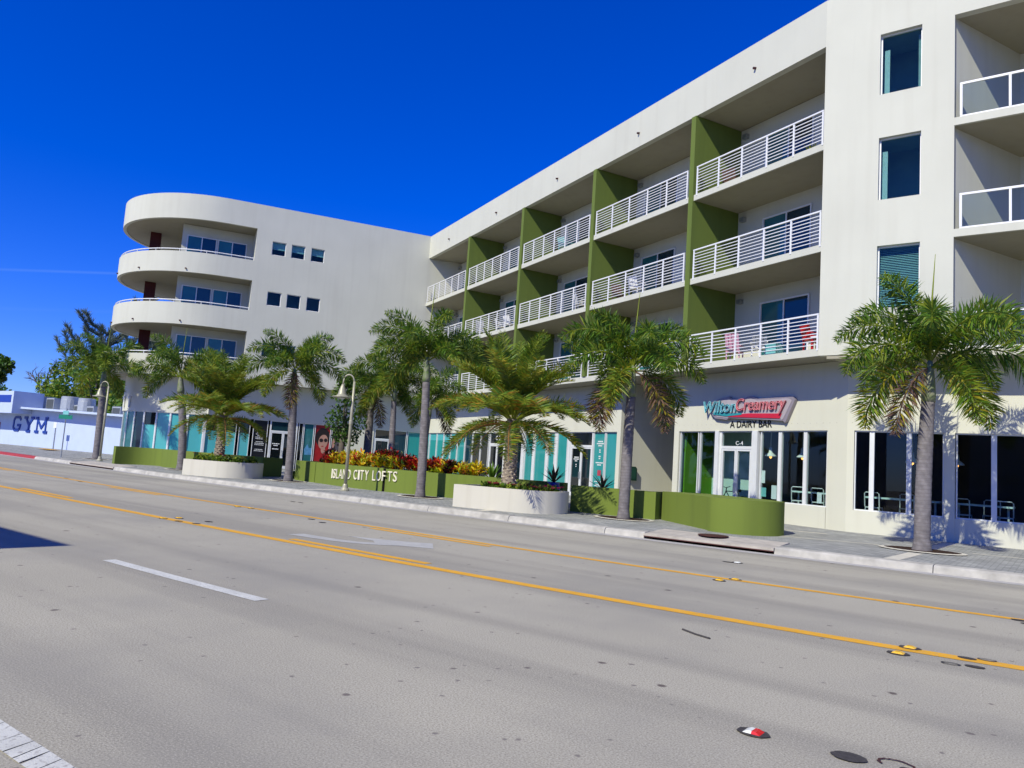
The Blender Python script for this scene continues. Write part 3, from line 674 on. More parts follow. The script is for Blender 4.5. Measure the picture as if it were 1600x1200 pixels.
# --- right block
DS = 1.04
holes = [(1.55, 2.65, 13.1, 14.98), (1.55, 2.65, 9.89, 11.77), (1.55, 2.65, 6.68, 8.52)]
w = wall(FD, 0, 3.47, FL[0], TOP, 0, .25, holes); w.part('front_wall', 'stucco', bld)
mb = MB(); mb.box(FD, 3.47, 9.4, 0, .25, SOF - .05, TOP); mb.part('roof_band', 'stucco', bld)
w = wall(FD, 9.4, 18, FL[0], TOP, 0, .25, [(11, 12.1, z, z + 1.9) for z in (6.68, 9.89, 13.1)]); w.part('front_wall', 'stucco', bld)
for z in (5.25, 8.55, 11.74):
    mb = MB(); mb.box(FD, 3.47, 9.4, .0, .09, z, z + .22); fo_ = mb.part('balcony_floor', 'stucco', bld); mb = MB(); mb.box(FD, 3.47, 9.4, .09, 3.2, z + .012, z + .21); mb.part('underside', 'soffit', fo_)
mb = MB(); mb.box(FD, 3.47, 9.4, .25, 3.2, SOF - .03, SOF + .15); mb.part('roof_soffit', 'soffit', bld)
# side wall of the recessed balconies runs parallel to the green fins
FS = Fr(FD.p(3.47, .25, 0), (.4198, .9076, 0), (-.9076, .4198, 0))
mb = MB(); mb.box(FS, 0, 3.3, 0, .2, 5.47, SOF - .03); mb.part('recess_side_wall', 'stucco', bld)
mb = MB(); mb.box(FD, 3.9, 9.4, 3.2, 3.4, 5.3, SOF + .1); mb.part('balcony_wall', 'stucco', bld)
mb = MB(); mb.box(FD, 9.4, 9.6, .25, 3.2, 5.3, SOF); mb.part('recess_side_wall', 'stucco', bld)
for z in (5.47, 8.77, 11.96):
    sliding_door(FD, 6.0, 8.2, z, z + 2.4, 3.2)
    t = MB(); t.box(FD, 3.60, 9.38, .02, .07, z + .94, z + 1.0); go = t.part('glass_railing', 'white', bld)
    b = MB(); b.box(FD, 3.60, 9.38, .03, .06, z + .0, z + .05); b.part('rail', 'white', go)
    for k in range(6):
        u = 3.63 + 1.14 * k; p = MB(); p.box(FD, u - .03, u + .03, .022, .068, z + .05, z + .94); p.part('post', 'white', go)
        if k < 5: p = MB(); p.box(FD, u + .035, u + 1.105, .04, .05, z + .06, z + .93); p.part('glass_pane', 'railgl', go)
def window(F, u0, u1, z0, z1, d, blind=0, curtain=(), m='tint', wide=.04, sidewhite=None, slats=False):
    o = MB(); f = wide
    for a, b, c, e in ((u0, u1, z1 - f, z1), (u0, u1, z0, z0 + f), (u0, u0 + f, z0 + f, z1 - f), (u1 - f, u1, z0 + f, z1 - f)): o.box(F, a, b, d - .03, d + .04, c, e)
    fo = o.part('window', 'white', bld)
    p = MB(); p.box(F, u0 + f, u1 - f, d, d + .01, z0 + f, z1 - f); p.part('glass_pane', m, fo)
    r = MB(); e = .001
    for (a, b, c, d_) in (((u0 - .3, z0 - .3), (u1 + .3, z0 - .3), (u1 + .3, z1 + .2), (u0 - .3, z1 + .2)),):
        r.add([F.p(a[0], d + 1.6, a[1]), F.p(b[0], d + 1.6, b[1]), F.p(c[0], d + 1.6, c[1]), F.p(d_[0], d + 1.6, d_[1])], [(0, 1, 2, 3)])
        for p_, q_ in ((a, b), (b, c), (c, d_), (d_, a)):
            r.add([F.p(p_[0], d + .06, p_[1]), F.p(q_[0], d + .06, q_[1]), F.p(q_[0], d + 1.6, q_[1]), F.p(p_[0], d + 1.6, p_[1])], [(0, 1, 2, 3)])
    r.part('room_recess', 'room', fo, fix=False)
    if blind:
        if slats:
            b = MB()
            for k in range(int((z1 - z0) * blind / .05)): b.hexa([F.p(u0 + f, d + .10, z1 - f - .05 * k - .03), F.p(u1 - f, d + .10, z1 - f - .05 * k - .03), F.p(u1 - f, d + .13, z1 - f - .05 * k - .005), F.p(u0 + f, d + .13, z1 - f - .05 * k - .005)] + [F.p(u0 + f, d + .103, z1 - f - .05 * k - .028), F.p(u1 - f, d + .103, z1 - f - .05 * k - .028), F.p(u1 - f, d + .133, z1 - f - .05 * k - .003), F.p(u0 + f, d + .133, z1 - f - .05 * k - .003)])
            b.part('blind_slats', 'blind', fo)['kind'] = 'stuff'
        else: b = MB(); b.box(F, u0 + f, u1 - f, d + .10, d + .11, z1 - f - (z1 - z0) * blind, z1 - f); b.part('roller_blind', 'blind', fo)
    for (ca, cb, cz) in curtain:
        n = 10; c = MB(); pts = [(ca + (cb - ca) * k / n, d + .14 + .03 * (k % 2)) for k in range(n + 1)]
        for (ua, da), (ub, db) in zip(pts, pts[1:]): c.add([F.p(ua, da, z0 + .02), F.p(ub, db, z0 + .02), F.p(ub, db, cz), F.p(ua, da, cz)], [(0, 1, 2, 3)])
        c.part('curtain', 'curtain', fo, fix=False)
    return fo
window(FD, 1.55, 2.65, 13.1, 14.98, .16, 0, ((1.62, 1.76, 14.6), (2.52, 2.60, 14.85)))
window(FD, 1.55, 2.65, 9.89, 11.77, .16, 0, ((1.60, 1.74, 11.45),))
window(FD, 1.55, 2.65, 6.68, 8.52, .16, .95, (), slats=True)
for z in (6.68, 9.89, 13.1): window(FD, 11, 12.1, z, z + 1.9, .16)
# right block: shop front
mb = MB(); mb.box(FD, .61, 18, DS, DS + .25, HD, FL[0] - .1); mb.part('shopfront_wall', 'stucco2', bld)
mb = MB(); mb.box(FD, .81, 3.16, DS, DS + .25, FLOOR - .09, .9); mb.part('sill_wall', 'stucco2', bld)
mb = MB(); mb.box(FD, 3.42, 18, DS, DS + .25, FLOOR - .09, .9); mb.part('sill_wall', 'stucco2', bld)
mb = MB(); mb.box(FD, 3.16, 3.42, DS - .02, DS + .27, FLOOR - .09, HD); mb.part('shopfront_pier', 'stucco2', bld)
for a, b in ((.82, 1.25), ): pass
for a, b in ((.82, 1.26), (1.32, 2.24), (2.30, 3.15), (3.44, 4.30), (4.36, 5.3), (5.36, 6.3), (6.36, 7.3)): cream_win(FD, a, b)
mullion(FD, (1.29, 2.27, 4.33, 5.33, 6.33), .9, HD, 1.14, 'mullion', .06, bld)
mb = MB(); mb.box(FD, 7.3, 18, DS, DS + .25, .9, HD); mb.part('shopfront_wall', 'stucco2', bld)
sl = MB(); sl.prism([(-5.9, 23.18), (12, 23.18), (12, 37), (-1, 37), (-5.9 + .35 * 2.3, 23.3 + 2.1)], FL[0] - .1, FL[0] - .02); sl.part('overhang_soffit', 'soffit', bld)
ro = MB(); ro.box(FD, .1, 18, .25, 14, TOP - .4, TOP - .25); ro.part('flat_roof', 'roof', bld)
ro = MB(); ro.box(FD, 18, 18.25, 0, 14, 0, TOP); ro.part('end_wall', 'stucco', bld)
ro = MB(); ro.box(FD, -1, 18, 14, 14.25, 0, TOP); ro.part('rear_wall', 'stucco', bld)
# tiny weep holes along the render joint above the shop windows
wh = MB()
for k in range(30): wh.box(FB, .25 + k * .245, .262 + k * .245, GB - .004, GB, 3.475, 3.487)
for k in range(26): wh.box(FD, .75 + k * .245, .762 + k * .245, DS - .004, DS, 3.475, 3.487)
wh.part('weep_holes', 'iron', bld)['kind'] = 'stuff'

# --- creamery interior
rm = MB(); 
rm.prism([(FB.p(7.40, 1.5, 0).x, FB.p(7.40, 1.5, 0).y), (FB.p(-.1, 1.5, 0).x, FB.p(-.1, 1.5, 0).y), (3, 24.6), (3, 32), (FB.p(7.40, 8.5, 0).x, FB.p(7.40, 8.5, 0).y)], .235, .252); rm.part('shop_floor', mat('shop_floor_tile', (.10, .10, .10), .35, .5), bld)
rm = MB(); rm.prism([(FB.p(7.40, 1.5, 0).x, FB.p(7.40, 1.5, 0).y), (FB.p(-.1, 1.5, 0).x, FB.p(-.1, 1.5, 0).y), (3, 24.6), (3, 32), (FB.p(7.40, 8.5, 0).x, FB.p(7.40, 8.5, 0).y)], 3.9, 3.95); rm.part('shop_ceiling', 'dark', bld)
rm = MB(); rm.box(FB, 7.30, 7.40, 1.5, 2.9, .252, 3.9); rm.part('shop_side_wall', 'inner_green', bld)
rm = MB(); rm.box(FB, 5.3, 7.4, 2.9, 3.0, .252, 3.9); rm.part('shop_partition', 'inner_pale', bld)
rm = MB(); a = FB.p(5.3, 7.0, 0); rm.prism([(a.x, a.y), (3, 31), (3, 31.2), (a.x, a.y + .3)], .252, 3.9); rm.part('shop_rear_wall', 'dark', bld)
rm = MB(); rm.box(FD, 9.1, 9.2, 1.3, 8, .252, 3.9); rm.part('shop_side_wall', 'dark', bld)

# --- left wing
mbw = [(u, u + .84, z, z + .87) for z in (7.11, 10.33, 13.54) for u in (6.96, 8.18, 9.36)]
mb = MB(); mb.box(FC, -2.75, 0, .0, .2, 5.47, SOF + .1); mb.part('return_wall', 'stucco', bld)
w = wall(FC, 0, 11.17, 5.47, TOP + .03, 0, .2, mbw); w.part('front_wall', 'stucco', bld)
for u, _, z, _ in mbw: window(FC, u, u + .84, z, z + .87, .10, .5 if z > 13 else 0, wide=.035)
T = Vector((-47, 28.5, 0)); RT = 6.15
out0 = math.degrees(math.atan2(-.49377, .86959))        # outward normal of the left wing
def tpath(r, back=1.73, ustart=11.17, n=40):
    off = r - RT; pts = [FC.p(ustart, -off, 0)]
    for k in range(n + 1):
        a = rad(out0 - 180 * k / n); pts.append(T + Vector((cos(a), sin(a), 0)) * r)
    pts.append(pts[-1] + Vector((.49377, .86959, 0)) * back); return pts
mb = ribbon([(p.x, p.y) for p in reversed(tpath(RT))], .2, SOF, TOP + .03); mb.part('curved_roof_band', 'stucco', bld, auto=True)
def slab(r, z0, z1, name, m, back=1.73, us=11.17):
    mb = MB(); pts = tpath(r, back, us); return mb.prism([(p.x, p.y) for p in pts], z0, z1).part(name, m, bld)
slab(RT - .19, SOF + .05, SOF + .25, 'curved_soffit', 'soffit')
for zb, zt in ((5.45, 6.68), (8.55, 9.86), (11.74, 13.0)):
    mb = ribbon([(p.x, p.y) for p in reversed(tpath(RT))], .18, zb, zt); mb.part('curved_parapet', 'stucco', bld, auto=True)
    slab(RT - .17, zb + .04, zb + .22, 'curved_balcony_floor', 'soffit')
    rp = tpath(RT - .09, 1.6, 11.2, 36); r = MB(); r.tube([p + Vector((0, 0, zt + .15)) for p in rp], .032, 6); rr_ = r.part('curved_handrail', 'white', bld)
    for k in range(0, len(rp), 3): p = MB(); p.tube([rp[k] + Vector((0, 0, zt - .02)), rp[k] + Vector((0, 0, zt + .15))], .022, 6); p.part('post', 'white', rr_)
    for k in (5, 11, 17, 23, 29):
        q = tpath(RT, 1.6, 11.2, 36)[k]; n_ = (q - T); n_.z = 0; n_.normalize()
        p = MB(); p.tube([q + Vector((0, 0, zb + .22)) - n_ * .03, q + Vector((0, 0, zb + .20)) + n_ * .09], .045, 8); p.part('drain_spout', 'iron', bld)
# core behind the curved balconies
mb = MB(); mb.box(FC, 10.95, 11.17, .2, 2.0, 5.47, SOF + .05); mb.part('recess_side_wall', 'stucco', bld)
mb = MB(); mb.box(FC, 10.95, 15.40, 2.0, 11.5, 5.47, SOF + .03); mb.part('core_wall', 'stucco', bld)
for z in (5.69, 8.79, 11.98):
    sliding_door(FC, 13.36, 15.12, z, 14.42 - 11.98 + z, 2.0, 2); sliding_door(FC, 11.56, 13.32, z, 14.42 - 11.98 + z, 2.0, 2)
Fcol = Fr((-48.75, 24.7, 0), FC.u, FC.i)
for za, zb in ((5.67, 8.58), (8.76, 11.77), (11.95, SOF + .05)):
    mb = MB(); mb.box(Fcol, -.32, .32, -.32, .32, za, zb); mb.part('column', 'red_col', bld)
mb = MB(); mb.box(FC, 12.8, 13.05, 12.1, 12.3, 0, TOP); 
mb = MB(); mb.box(FC, -14, 11.17, 12.05, 12.3, 0, TOP); mb.part('rear_wall', 'stucco', bld)
ro = MB(); ro.box(FC, -14, 11.17, .2, 12.05, TOP - .4, TOP - .25); ro.part('flat_roof', 'roof', bld); slab(RT - .19, TOP - .4, TOP - .25, 'flat_roof', 'roof')
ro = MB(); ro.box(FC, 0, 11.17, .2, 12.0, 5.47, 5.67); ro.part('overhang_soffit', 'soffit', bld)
# left wing ground floor
mb = MB(); mb.box(FC, -2, 12.9, GB, GB + .25, HD, 5.47); mb.part('shopfront_wall', 'stucco2', bld)
RG = RT - GB
gp = [(p.x, p.y) for p in tpath(RG, 8, 12.9)]
mb = ribbon(list(reversed(gp)), .25, HD, 5.49); mb.part('curved_shopfront_wall', 'stucco2', bld, auto=True)
mb = ribbon(list(reversed(gp)), .25, FLOOR - .1, .82); mb.part('curved_sill_wall', 'stucco2', bld, auto=True)
mb = MB(); mb.box(FC, 9.2, 12.9, GB, GB + .25, FLOOR - .1, .82); mb.part('sill_wall', 'stucco2', bld)
mb = MB(); mb.box(FC, -2, 12.9, 6, 6.2, 0, 5.47); mb.part('shop_rear_wall', 'dark', bld)
for a, b, sp in ((9.24, 10.12, 'black'), (10.30, 10.95, 'd'), (11.1, 12.88, 'd')):
    if sp == 'd': shopwindow(FC, a, b, .82, HD, dg, 'teal2', split=(2.35, 'darkglass'))
    else: shopwindow(FC, a, b, .82, HD, dg, 'black')
angs = [-31, -42.6, -54.2, -64.7, -75.6, -86.2, -97.5, -110, -124, -140, -156, -172, -190, -205]
for k, (a, b) in enumerate(zip(angs, angs[1:])):
    pa = T + Vector((cos(rad(a)), sin(rad(a)), 0)) * (RG - .1); pb = T + Vector((cos(rad(b)), sin(rad(b)), 0)) * (RG - .1)
    u = (pb - pa); L = u.length; u.normalize(); inn_ = Vector((u.y, -u.x, 0)); inn_ = inn_ if inn_.dot(T - pa) > 0 else -inn_
    F_ = Fr(pa, u, inn_)
    if k == 3: shopwindow(F_, .02, L - .02, .82, HD, 0, 'teal2', split=(2.45, 'darkglass'))
    elif k in (4, 5): shopwindow(F_, .02, L - .02, .82, HD, 0, 'bluegl' if k == 4 else 'tealdk')
    else: shopwindow(F_, .02, L - .02, .82, HD, 0, 'teal2' if k < 6 else 'tealdk')
    pp = MB(); wq = .10 if k == 1 else .04; pp.box(F_, -wq, wq, -.06, .08, .82, HD); pp.part('mullion', 'alu', bld)
for a in (-93, -104):
    q = T + Vector((cos(rad(a)), sin(rad(a)), 0)) * (RG + .06); lb = MB(); lb.lathe([(.05, 3.45), (.055, 3.5), (.055, 3.95), (.09, 4.0), (.09, 4.15), (.04, 4.2)], (q.x, q.y, 0), 10); lb.part('wall_light', 'white', bld)
mb = MB(); mb.box(FC, 12.86, 13.0, GB, GB + .25, FLOOR, HD); mb.part('window_post', 'alu', bld)
d1 = shopdoor(FC, 7.42, 9.12, dg, 'darkglass', 2, 'bluegl')
shopwindow(FC, 7.06, 7.34, FLOOR, HD, dg, 'darkglass'); shopwindow(FC, 6.38, 7.02, FLOOR, HD, dg, 'tealdk')
shopwindow(FC, 5.30, 6.32, FLOOR, HD, dg, 'posterred'); shopwindow(FC, 4.26, 5.24, FLOOR, HD, dg, 'posterdark')
mb = MB(); mb.box(FC, 2.48, 4.22, GB, GB + .25, FLOOR, HD); mb.part('shopfront_pier', 'stucco2', bld)
shopdoor(FC, 1.30, 2.44, dg, 'darkglass', 1, 'darkglass')
shopwindow(FC, .2, 1.2, FLOOR, HD, dg, 'bluegl'); shopwindow(FC, -.95, .14, FLOOR, HD, dg, 'teal'); shopwindow(FC, -2, -1.0, FLOOR, HD, dg, 'tealdk')

# ------------------------------------------------------------------ printed panels and signs
def outn(F): return -F.i
def sign_text(name, label, cat, body, F, u_left, z, wid, h, mat_, ext, d, flip=1, **k):
    """u decreases to the right on frames whose u runs left"""
    mb = MB(); xd = F.u * -flip
    put_text(mb, text(body, 1, ext, **k), F.p(u_left, d, z), xd, (0, 0, 1), outn(F), wid, 0, h)
    o = mb.part(name, mat_); o['label'] = label; o['category'] = cat; return o
t = thing('shop_sign', 'mauve boomerang shop sign with cyan and pink script reading Wilton Creamery', 'shop sign', FB.p(3.8, 1.1, 3.4))
poly = [(5.78, 4.22), (5.14, 4.40), (4.66, 4.47), (4.60, 4.40), (4.15, 4.33), (3.95, 4.36), (3.78, 4.42), (3.60, 4.43), (3.42, 4.38), (3.32, 4.33), (1.98, 4.36), (1.82, 4.33), (1.74, 4.24), (2.08, 3.56), (2.14, 3.50), (2.20, 3.56), (2.75, 3.60), (4.63, 3.70), (4.74, 3.64), (5.30, 3.70), (5.55, 3.88)]
mb = MB(); mb.fprism(FB, poly, 1.06, 1.19); mb.part('sign_box', 'signbox', t)
cen = (3.8, 3.98); inner = [(cen[0] + (u - cen[0]) * .94, cen[1] + (z - cen[1]) * .82) for u, z in poly]
mb = MB(); mb.fprism(FB, inner, 1.048, 1.06); mb.part('sign_face', mat('sign_face_grey', (.40, .36, .40), .4, .5), t)
mb = MB(); mb.fprism(FB, [(4.66, 3.74), (2.32, 3.64), (2.24, 3.80), (3.7, 3.84), (4.66, 3.80)], 1.035, 1.047); mb.part('underline', 'signred', t)
mb = MB(); mb.fprism(FB, [(5.40, 3.84), (4.70, 3.76), (4.0, 3.80), (4.0, 3.86), (4.70, 3.87), (5.35, 3.95)], 1.025, 1.034); mb.part('underline', 'signteal', t)
for body, ul, z, wd, hh, m1, m2 in (('Wilton', 5.84, 3.90, 1.62, .42, 'cyan', 'cyan_tube'), ('Creamery', 4.22, 3.80, 2.18, .56, 'pink', 'pink_tube')):
    mb = MB(); put_text(mb, text(body, 1, .02, .18, 1.0, .0), FB.p(ul, 1.0, z), -FB.u, (0, 0, 1), outn(FB), wd, 0, hh); mb.part('script_letters', m1, t, fix=False)
    mb = MB(); put_text(mb, text(body, 1, 0, .18, 1.0, .0, .011), FB.p(ul, .965, z), -FB.u, (0, 0, 1), outn(FB), wd, 0, hh); mb.part('neon_outline', m2, t, fix=False)
sign_text('wall_letters', 'black raised letters reading A DAIRY BAR under the creamery sign', 'letters', 'A DAIRY BAR', FB, 4.68, 3.37, 1.90, .23, 'blackletter', .012, GB - .014)
sign_text('unit_number', 'white unit number C-4 on the glass over the creamery door', 'unit number', 'C-4', FB, 4.48, 2.76, .34, .14, 'print_white', .003, dg - .008)
sign_text('unit_number', 'white unit number C-2 on the glass over the double door left of the date palm', 'unit number', 'C-2', FB, 22.9, 2.83, .55, .24, 'print_white', .003, dg - .008)
print_thing('window_print', 'white printed notice on the teal pane right of the double door', 'window print', [(FB, 12.40, .62, dg - .006, 2.85, (.6, .85, .45, 0, .2, .2, 0, .25, .2, 0, .9, .5), .05, .045, 3), (FB, 12.40, .62, dg - .006, 1.05, (1, .0, .7, 1, .5), .03, .03, 5)])
pn = MB(); pn.box(FB, 12.55, 12.82, dg - .006, dg - .003, 1.30, 1.55); o = pn.part('window_sticker', 'pink'); o['label'] = 'small red sticker on the teal pane right of the double door'; o['category'] = 'sticker'
print_thing('window_print', 'white printed lines on the left leaf of the teal shop door', 'window print', [(FB, 14.35, .45, dg - .006, 2.1, (.8, 1, .5, 0, .18, .15), .045, .04, 8)])
print_thing('window_print', 'rows of small white print on the black pane beside the left door', 'window print', [(FC, 9.36, .62, dg - .006, 2.55, (.5, .6, .8, .5, .85, .8, 0, .7, .9, .9, 0, 0, .8, .9), .035, .06, 9)])
print_thing('window_print', 'small white print on the dark glass of the left entrance door', 'window print', [(FC, 8.42, .5, dg - .006, 1.85, (.9, .5, 0, .8), .06, .05, 12)])
for k, u in enumerate((25.2, 27.6, 30.0, 32.2)):
    pn = MB(); pn.fprism(FB, [(u, 1.05), (u + .35, 1.05), (u + .35, 1.25), (u + .22, 1.25), (u + .22, 1.4), (u + .05, 1.4), (u + .05, 1.22), (u, 1.22)], dg - .008, dg - .004); o = pn.part('window_decal', 'print_white'); o['label'] = ['rightmost', 'second from the right', 'third from the right', 'leftmost'][k] + ' small white decal low on the teal panes behind the crotons'; o['category'] = 'decal'; o['group'] = 'white decals along the teal panes'
pn = MB(); pn.fprism(FB, [(22.85, .95), (23.2, .95), (23.2, 1.5), (23.05, 1.5), (23.05, 1.35), (22.85, 1.3)], dg - .008, dg - .004); o = pn.part('window_decal', 'print_white'); o['label'] = 'white decal on the left leaf of the C-2 door'; o['category'] = 'decal'
for (u, z, w_, h_, lb) in ((3.1, 1.05, .28, .30, 'pale blue notice low in the pane right of the creamery door'), (3.12, 1.5, .20, .42, 'small stack of notices at the left edge of the pane right of the creamery door'), (2.62, 1.0, .22, .45, 'white opening-times notice in the lower right of the first creamery pane'), (.82, 1.0, .17, .32, 'small white notice in the last pane before the corner pier')):
    pn = MB(); pn.box(FB, u - w_ / 2 + .1, u + w_ / 2 + .1, dg + .016, dg + .02, z, z + h_)
    o = pn.part('window_notice', 'print_white' if w_ != .28 else 'tealbox'); o['label'] = lb; o['category'] = 'notice'
# fashion-style poster, generic face with round sunglasses
t = thing('window_poster', 'large red window poster of a face with round dark sunglasses', 'poster', FC.p(5.3, 1.2, .3))
def ell(u, z, a, b, n=20, rot=0): return [(u + a * cos(2 * pi * k / n) * cos(rot) - b * sin(2 * pi * k / n) * sin(rot), z + a * cos(2 * pi * k / n) * sin(rot) + b * sin(2 * pi * k / n) * cos(rot)) for k in range(n)]
def flat(F, poly, d, m, nm): mb = MB(); mb.fprism(F, poly, d, d + .002); return mb.part(nm, m, t)
flat(FC, ell(5.78, 2.42, .46, .62), dg - .006, 'posterdark', 'hair'); flat(FC, [(6.28, .30), (6.28, 1.0), (6.0, 1.55), (5.5, 1.15), (5.34, .9), (5.34, .30)], dg - .009, 'posterred', 'garment')
flat(FC, ell(5.74, 2.15, .30, .47, 20, .12), dg - .012, 'skin', 'face'); flat(FC, ell(5.70, 1.62, .14, .22), dg - .010, 'skin', 'neck')
flat(FC, ell(5.86, 2.24, .125, .12), dg - .018, 'posterdark', 'sunglass_lens'); flat(FC, ell(5.58, 2.26, .11, .12), dg - .018, 'posterdark', 'sunglass_lens')
flat(FC, ell(5.76, 1.86, .08, .03), dg - .018, 'posterred', 'lips'); flat(FC, ell(5.08, 2.1, .10, .30), dg - .012, 'skin', 'ear')
flat(FC, ell(4.72, 1.95, .24, .34), dg - .012, mat('poster_grey_face', (.10, .09, .10), .3, .5, 0, .3, 3), 'second_face'); flat(FC, ell(4.72, 2.02, .12, .09), dg - .016, 'posterdark', 'sunglass_lens')
pn = MB(); print_rows(pn, FC, 5.72, .45, dg - .014, .62, (1, .0, .6), .035, .03, 4); pn.part('small_print', 'print_white', t)
pn = MB(); pn.fprism(FC, [(6.42, 1.25), (6.85, 1.25), (6.9, 1.6), (6.7, 1.95), (6.62, 1.7), (6.42, 1.7)], dg - .006, dg - .003); o = pn.part('window_decal', 'posterblue'); o['label'] = 'pale blue decal on the glass left of the red poster'; o['category'] = 'decal'
# green electrical box in the passage
t = thing('meter_box', 'dark green box with clipped corners on the passage wall', 'box', FB.p(11.1, 2.0, 1.2))
Fp = Fr(FB.p(REC[1], 0, 0), FB.i, FB.u)
mb = MB(); mb.fprism(Fp, [(1.62, 1.28), (1.72, 1.2), (2.06, 1.2), (2.06, 1.72), (1.98, 1.8), (1.62, 1.8)], -.16, -.002); mb.part('casing', 'box_green', t)
mb = MB(); mb.box(Fp, 1.68, 2.0, -.168, -.161, 1.28, 1.72); mb.part('cover', mat('box_cover', (.02, .075, .05), .35, .5), t)

# ------------------------------------------------------------------ low green walls and planters
def lowwall(name, label, plan, z1, m, cat='low wall', cap=None):
    o = MB(); o.prism(plan, lambda p: pz(p[0], p[1]) - .05, z1); ob = o.part(name, m, auto=True); ob['label'] = label; ob['category'] = cat; return ob
def arc(cx, cy, r, a0, a1, n=10): return [(cx + r * cos(rad(a0 + (a1 - a0) * k / n)), cy + r * sin(rad(a0 + (a1 - a0) * k / n))) for k in range(n + 1)]
lowwall('low_wall', 'olive green low wall with a rounded end in front of the creamery', [(-10.04, 21.28), (-8.0, 19.62), (-7.75, 19.30)] + arc(-7.25, 20.25, 1.1, -112, 40, 14) + [(-7.0, 21.6), (-9.5, 22.9)], 1.06, 'greenwall')
lowwall('low_wall', 'olive green low wall behind the middle palm, right of the blue pot', [(-12.95, 20.75), (-10.12, 21.0), (-10.12, 21.95), (-10.42, 21.95), (-10.42, 21.3), (-12.95, 21.05)], 1.03, 'greenwall')
sw = [(-28.15, 21.75), (-27.2, 21.45), (-26.25, 21.32)]
lowwall('low_wall', 'short olive green low wall right of the left entrance with a palm shadow', sw + [(-26.25, 21.62), (-27.2, 21.75), (-27.85, 22.0), (-27.85, 23.4), (-28.15, 23.4)], 1.08, 'greenwall')
s1 = [(-26.20, 21.30), (-24.6, 20.95), (-22.9, 20.62), (-21.25, 20.50)]
signwall = lowwall('sign_wall', 'curved olive green wall carrying cream letters ISLAND CITY LOFTS', s1 + [(x, y + .3) for x, y in reversed(s1)], 1.08, 'greenwall', 'sign wall')
s2 = [(-21.17, 20.56), (-19.6, 20.68), (-18.0, 20.95), (-16.4, 21.2), (-15.1, 21.45), (-13.9, 21.75)]
lowwall('low_wall', 'olive green low wall under the crotons behind the date palm planter', s2 + [(x, y + .3) for x, y in reversed(s2)], 1.06, 'greenwall')
jt = MB(); jt.prism([(-21.25, 20.53), (-21.17, 20.58), (-21.17, 20.8), (-21.25, 20.8)], .15, 1.05); jt.part('joint', 'void', signwall)
jt = MB(); jt.prism([(-26.25, 21.36), (-26.20, 21.36), (-26.20, 21.6), (-26.25, 21.6)], .15, 1.05); jt.part('joint', 'void', signwall)
# letters follow the curve of the sign wall, one mesh per letter
def wall_point(s):
    acc = 0
    for (a, b) in zip(s1 + s2, (s1 + s2)[1:]):
        l = math.dist(a, b)
        if s <= acc + l or b == s2[-1]:
            k = (s - acc) / l; d = Vector((b[0] - a[0], b[1] - a[1], 0)).normalized()
            return Vector((a[0] + (b[0] - a[0]) * k, a[1] + (b[1] - a[1]) * k, 0)), d
        acc += l
lt = thing('wall_letters', 'cream raised letters reading ISLAND CITY LOFTS on the green wall', 'letters', (-23, 20.6, .5))
full = 'ISLAND CITY LOFTS'; wd = {'I': .45, ' ': .6, 'L': .78, 'S': .8, 'N': 1.1, 'A': 1.05, 'C': 1.0, 'O': 1.15, 'F': .8, 'T': .95, 'Y': 1.0, 'D': 1.1}
tot = sum(wd[c] for c in full); span = 4.25; s = 1.52
for c in full:
    w_ = wd[c] * span / tot
    if c != ' ':
        p, d = wall_point(s); n_ = Vector((d.y, -d.x, 0)); mb = MB()
        put_text(mb, text(c, 1, .02), p + n_ * .021 + Vector((0, 0, (.49 + (s - 1.5) * .03))), d, (0, 0, 1), n_, w_ * .80, 0, .38); mb.part('letter', 'cream', lt, fix=False)
    s += w_
L1 = [(-40.72, 19.72), (-40.35, 19.66)] + [(-40.33, 19.9)] + arc(-38.9, 20.0, 1.42, 178, 95, 8)[1:] + [(-38.0, 21.0), (-34.0, 21.1), (-30.3, 21.55)]
lowwall('low_wall', 'long olive green low wall in front of the rounded corner shop', L1 + [(-30.25, 22.6), (-30.55, 22.6), (-30.6, 21.85), (-34.1, 21.4), (-38.6, 21.75), (-39.6, 21.7), (-40.5, 21.0), (-40.72, 20.2)], 1.10, 'greenwall')
# soil bed behind the sign wall
bd = MB(); bd.prism([(-27.8, 21.8), (-26.2, 21.62), (-24.6, 21.25), (-22.9, 20.92), (-21.2, 20.82), (-19.6, 20.98), (-18.0, 21.25), (-16.4, 21.5), (-15.0, 21.75), (-16.6, 24.2), (-22, 26.4), (-27.8, 27)], .1, .92); bed = bd.part('planting_bed', 'soil'); structure(bed)

